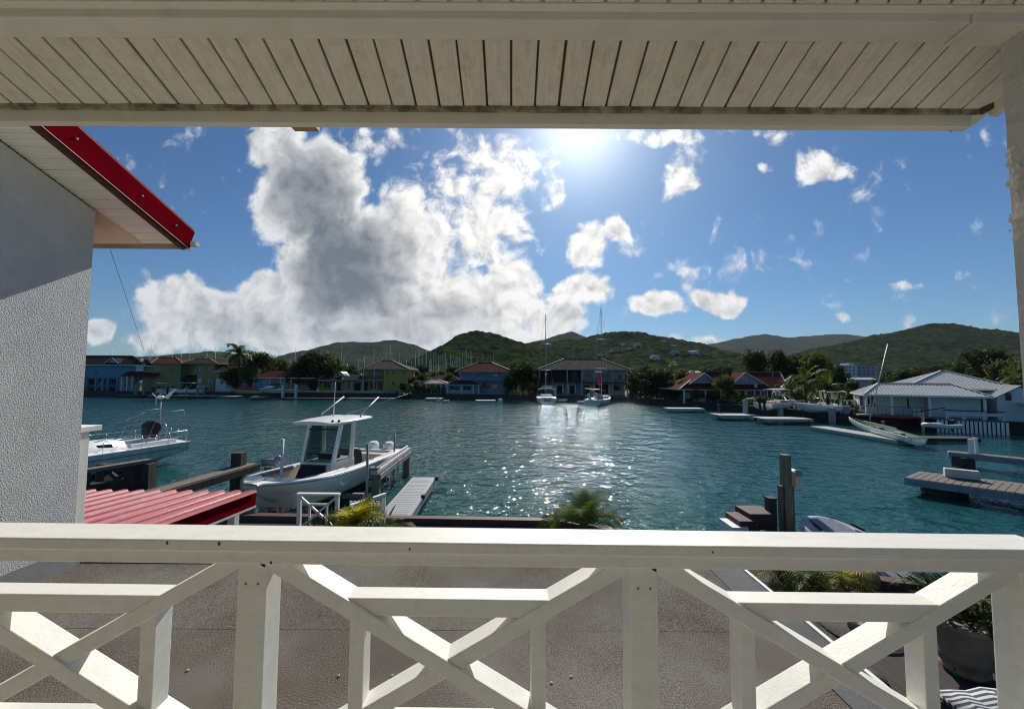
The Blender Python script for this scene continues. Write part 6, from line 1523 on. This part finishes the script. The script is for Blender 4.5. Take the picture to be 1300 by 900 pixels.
dinghy('white dinghy tied at the left of the cluttered sailboat', 742, 79, 10, 3.0, 1.5, GEL); dinghy('small white dinghy close to the canopy sailboat stern', 713, 84, 0, 2.2, 1.2, GEL)
fdock('long pale concrete landing below the dark trees', 848, 894, 518.5, 2.2, .6, GREYW)

# marina masts
mproto = None; r_ = random.Random(15)
MASTS = [136, 141, 144.5, 149, 161, 164.5, 189, 190.5, 207, 212, 217, 229, 239, 259, 262, 272.5, 352, 368, 373.5, 383, 400, 396, 432.5, 435.5, 440, 454, 462.5, 473.6, 479, 485, 489, 494.6, 507, 515, 522] + [526 + 2.2 * k + r_.uniform(-1, 1) for k in range(34)] + [606, 613, 619, 627]
for i, px in enumerate(MASTS):
    Y = r_.uniform(165, 245); 
    top = r_.uniform(440, 455) if px < 300 else r_.uniform(441, 462); 
    if px in (494.6, 432.5, 239, 190.5, 400): top = 436 + r_.uniform(0, 4)
    hgt = at(px, top, Y).z
    if mproto is None:
        mproto = sailboat('moored_sailboat', 'distant bare-masted sailboat in the marina behind the far houses', px, Y, 70, 11, 3.6, 14.0, group='sailboats moored in the marina behind the houses', simple=True); t = mproto
    else: t = copy_tree(mproto)
    t.location = (at(px, 480, Y).x - .88 * math.cos(R(70)), Y - .8, 0); t.rotation_euler.z = R(70 + r_.uniform(-25, 25)); t.scale = (1, 1, hgt / 14.0)
# boats on lifts, right bank
t = motorboat('motorboat', 'white fishing boat with hardtop and black outboards raised on a lift before the gabled house', 988, 54.0, 28, 7.6, 2.9, top=2.55, z0=1.35, engines=2)
b = MB(); b.bar((1.4, -1.0, 1.05), (.6, -.9, 2.55), .05, .05); b.bar((1.4, 1.0, 1.05), (.6, .9, 2.55), .05, .05); b.bar((1.4, -.95, 1.3), (1.4, .95, 1.3), .05, .05); b.build('windscreen_frame', STEEL, t)
t = motorboat('pontoon_boat', 'white pontoon boat with bare bimini frame on the lift right of the fishing boat', 1042, 49.5, 160, 6.0, 2.5, z0=1.25, engines=1, screen=True, cat='pontoon boat')
b = MB()
for x in (-2.2, -.2): b.tube([(x * .5 - .6, 1.2, .9), (x, 1.15, 2.5), (x, 0, 2.65), (x, -1.15, 2.5), (x * .5 - .6, -1.2, .9)], .028, 6)
b.tube([(-2.2, 1.15, 2.5), (-.2, 1.15, 2.5)], .025, 6); b.tube([(-2.2, -1.15, 2.5), (-.2, -1.15, 2.5)], .025, 6); b.build('bimini_frame', WPOST, t)
PCONC = mat('pale_concrete_pile', (.40, .41, .42), .8, (.3, .31, .32), 2)
pilings(['pale square lift pile left of the fishing boat', 'pale square lift pile in front of the fishing boat hull', 'pale square lift pile right of the fishing boat'], (946, 990.5, 1012.5), (508.5, 511.5, 513), 52.5, PCONC, .46)
pilings(['pale square lift pile at the pontoon boat bow', 'pale square lift pile right of the pontoon boat'], (1056, 1075), (518, 516), 47.5, PCONC, .5)
lf = thing('lift_beams', 'pale timber lift beams joining the square piles around the fishing boat', 'boat lift', (at(980, 480, 54).x, 54, 1))
b = MB(); x0, x1 = at(946, 480, 52.5).x, at(968, 480, 54).x; zl = at(946, 508, 52.5).z + .1; b.bar((x0, 52.5, zl), (x1, 56, zl), .3, .2); b.build('beam', TIMBER, lf, True)
b = MB(); x0, x1 = at(990.5, 480, 52.5).x, at(1012.5, 480, 52.5).x; zl = at(1000, 511, 52.5).z + .12; b.bar((x0, 52.5, zl), (x1 + 2, 54, zl), .28, .2); b.build('beam', TIMBER, lf, True)
fdock('pale landing stage left of the fishing boat', 912, 962, 527, 2.6, .65, PCONC); fdock('pale landing stage under the fishing boat', 969, 1030, 531.5, 2.4, .65, PCONC)
b = MB()
c = at(912, 513, 53); b.box(-.12, .12, -.12, .12, -2, c.z); o = b.build('dock_post', DARKWOOD); o.location = (c.x, 53, 0); tag(o, 'thin dark post at the left end of the pale landing stage', 'dock post')
t = thing('slip_frame', 'pale timber slip frame between the pontoon boat and the white bungalow', 'frame', (at(1080, 480, 48).x, 48, GZ))
b = MB(); xs_ = [at(p, 480, 48).x for p in (1066, 1074, 1083)]; zt2 = at(1074, 509, 48).z
for x in xs_: b.box(x - .07, x + .07, 47.9, 48.05, .3, zt2)
b.build('upright', WPOST, t, True); b = MB(); b.box(xs_[0] - .1, xs_[-1] + .1, 47.88, 48.07, zt2, zt2 + .16); b.build('cross_beam', TIMBER, t, True)
# white-green dinghy sailboat with leaning mast on the low dock
p0, p1 = on(1078, 537, .55), on(1165, 562, .45)
hv = Vector((p0.x - p1.x, p0.y - p1.y, 0)); L = hv.length
t = thing('sailing_dinghy', 'slender white and green sailing dinghy with leaning bare mast lying on the low dock', 'sailing dinghy', (p1.x, p1.y, .22), math.atan2(hv.y, hv.x))
rows = hull_rows(L, 1.7, .62, .95, .0, pw=2.0, mid=.4, rake=.4, flare=.8, n=18, taper=.7); build_hull('hull', rows, GEL, t); gunwale(rows, .18, t, mat('dark_green_rail', (.03, .09, .06), .5), fore=.9); cockpit(rows, .17, .3, t, mat('pale_green_deck', (.25, .36, .28), .6), .9)
b = MB(); b.box(L * .55, L * .6, -.7, .7, .55, .62); b.box(L * .25, L * .32, -.7, .7, .5, .57); b.build('thwart', TIMBER, t)
ma = at(1104, 533, p0.y + .3); mb_ = at(1127, 437, p0.y + 1.2)
inv = (Matrix.Translation(t.location) @ Matrix.Rotation(t.rotation_euler.z, 4, 'Z')).inverted()
b = MB(); b.tube([inv @ ma, inv @ mb_], .06, 8, .04); b.build('mast', WPOST, t)
b = MB(); b.bar((L * .72, 0, .95), (L * .2, .2, 1.0), .09, .09); b.build('boom', TIMBER, t)
k1, k2 = on(1028, 541, .35), on(1140, 559, .35)
dd = (k2 - k1).normalized(); nn = Vector((-dd.y, dd.x, 0)) * 1.9
dock('low_dock', 'low pale floating dock below the sailing dinghy', 'dock', [(k1.x, k1.y), (k2.x, k2.y), (k2.x + nn.x, k2.y + nn.y), (k1.x + nn.x, k1.y + nn.y)], .35, .3, PCONC)
pk = on(1190, 551, .3)
t = dinghy('white inflatable dinghy hanging by the bungalow lattice skirt', 1190, pk.y + .2, 195, 3.0, 1.5, mat('white_hypalon', (.66, .66, .63), .5), .75)
pilings(['thin pale pole at the stern of the sailing dinghy', 'thin pole in front of the sailing dinghy mast'], (1171, 1121), (525, 535), 38.6, TIMBER, .16)
fdock('dark low landing under the white inflatable dinghy', 1170, 1240, 556, 1.2, .45, SEAWALL)
# ================================================================== HAZE
hz = MB(); hz.box(-4650, 4650, -205, 4650, -3.5, 480)
hm = bpy.data.materials.new('thin_sea_haze'); hm.use_nodes = True
ht = hm.node_tree; ht.nodes.remove(ht.nodes['Principled BSDF'])
hv_ = ht.nodes.new('ShaderNodeVolumePrincipled'); hv_.inputs['Color'].default_value = (.78, .88, 1, 1); hv_.inputs['Density'].default_value = 5e-5
ht.links.new(hv_.outputs[0], ht.nodes['Material Output'].inputs['Volume'])
ho = hz.build('haze', hm); tag(ho, kind='stuff')
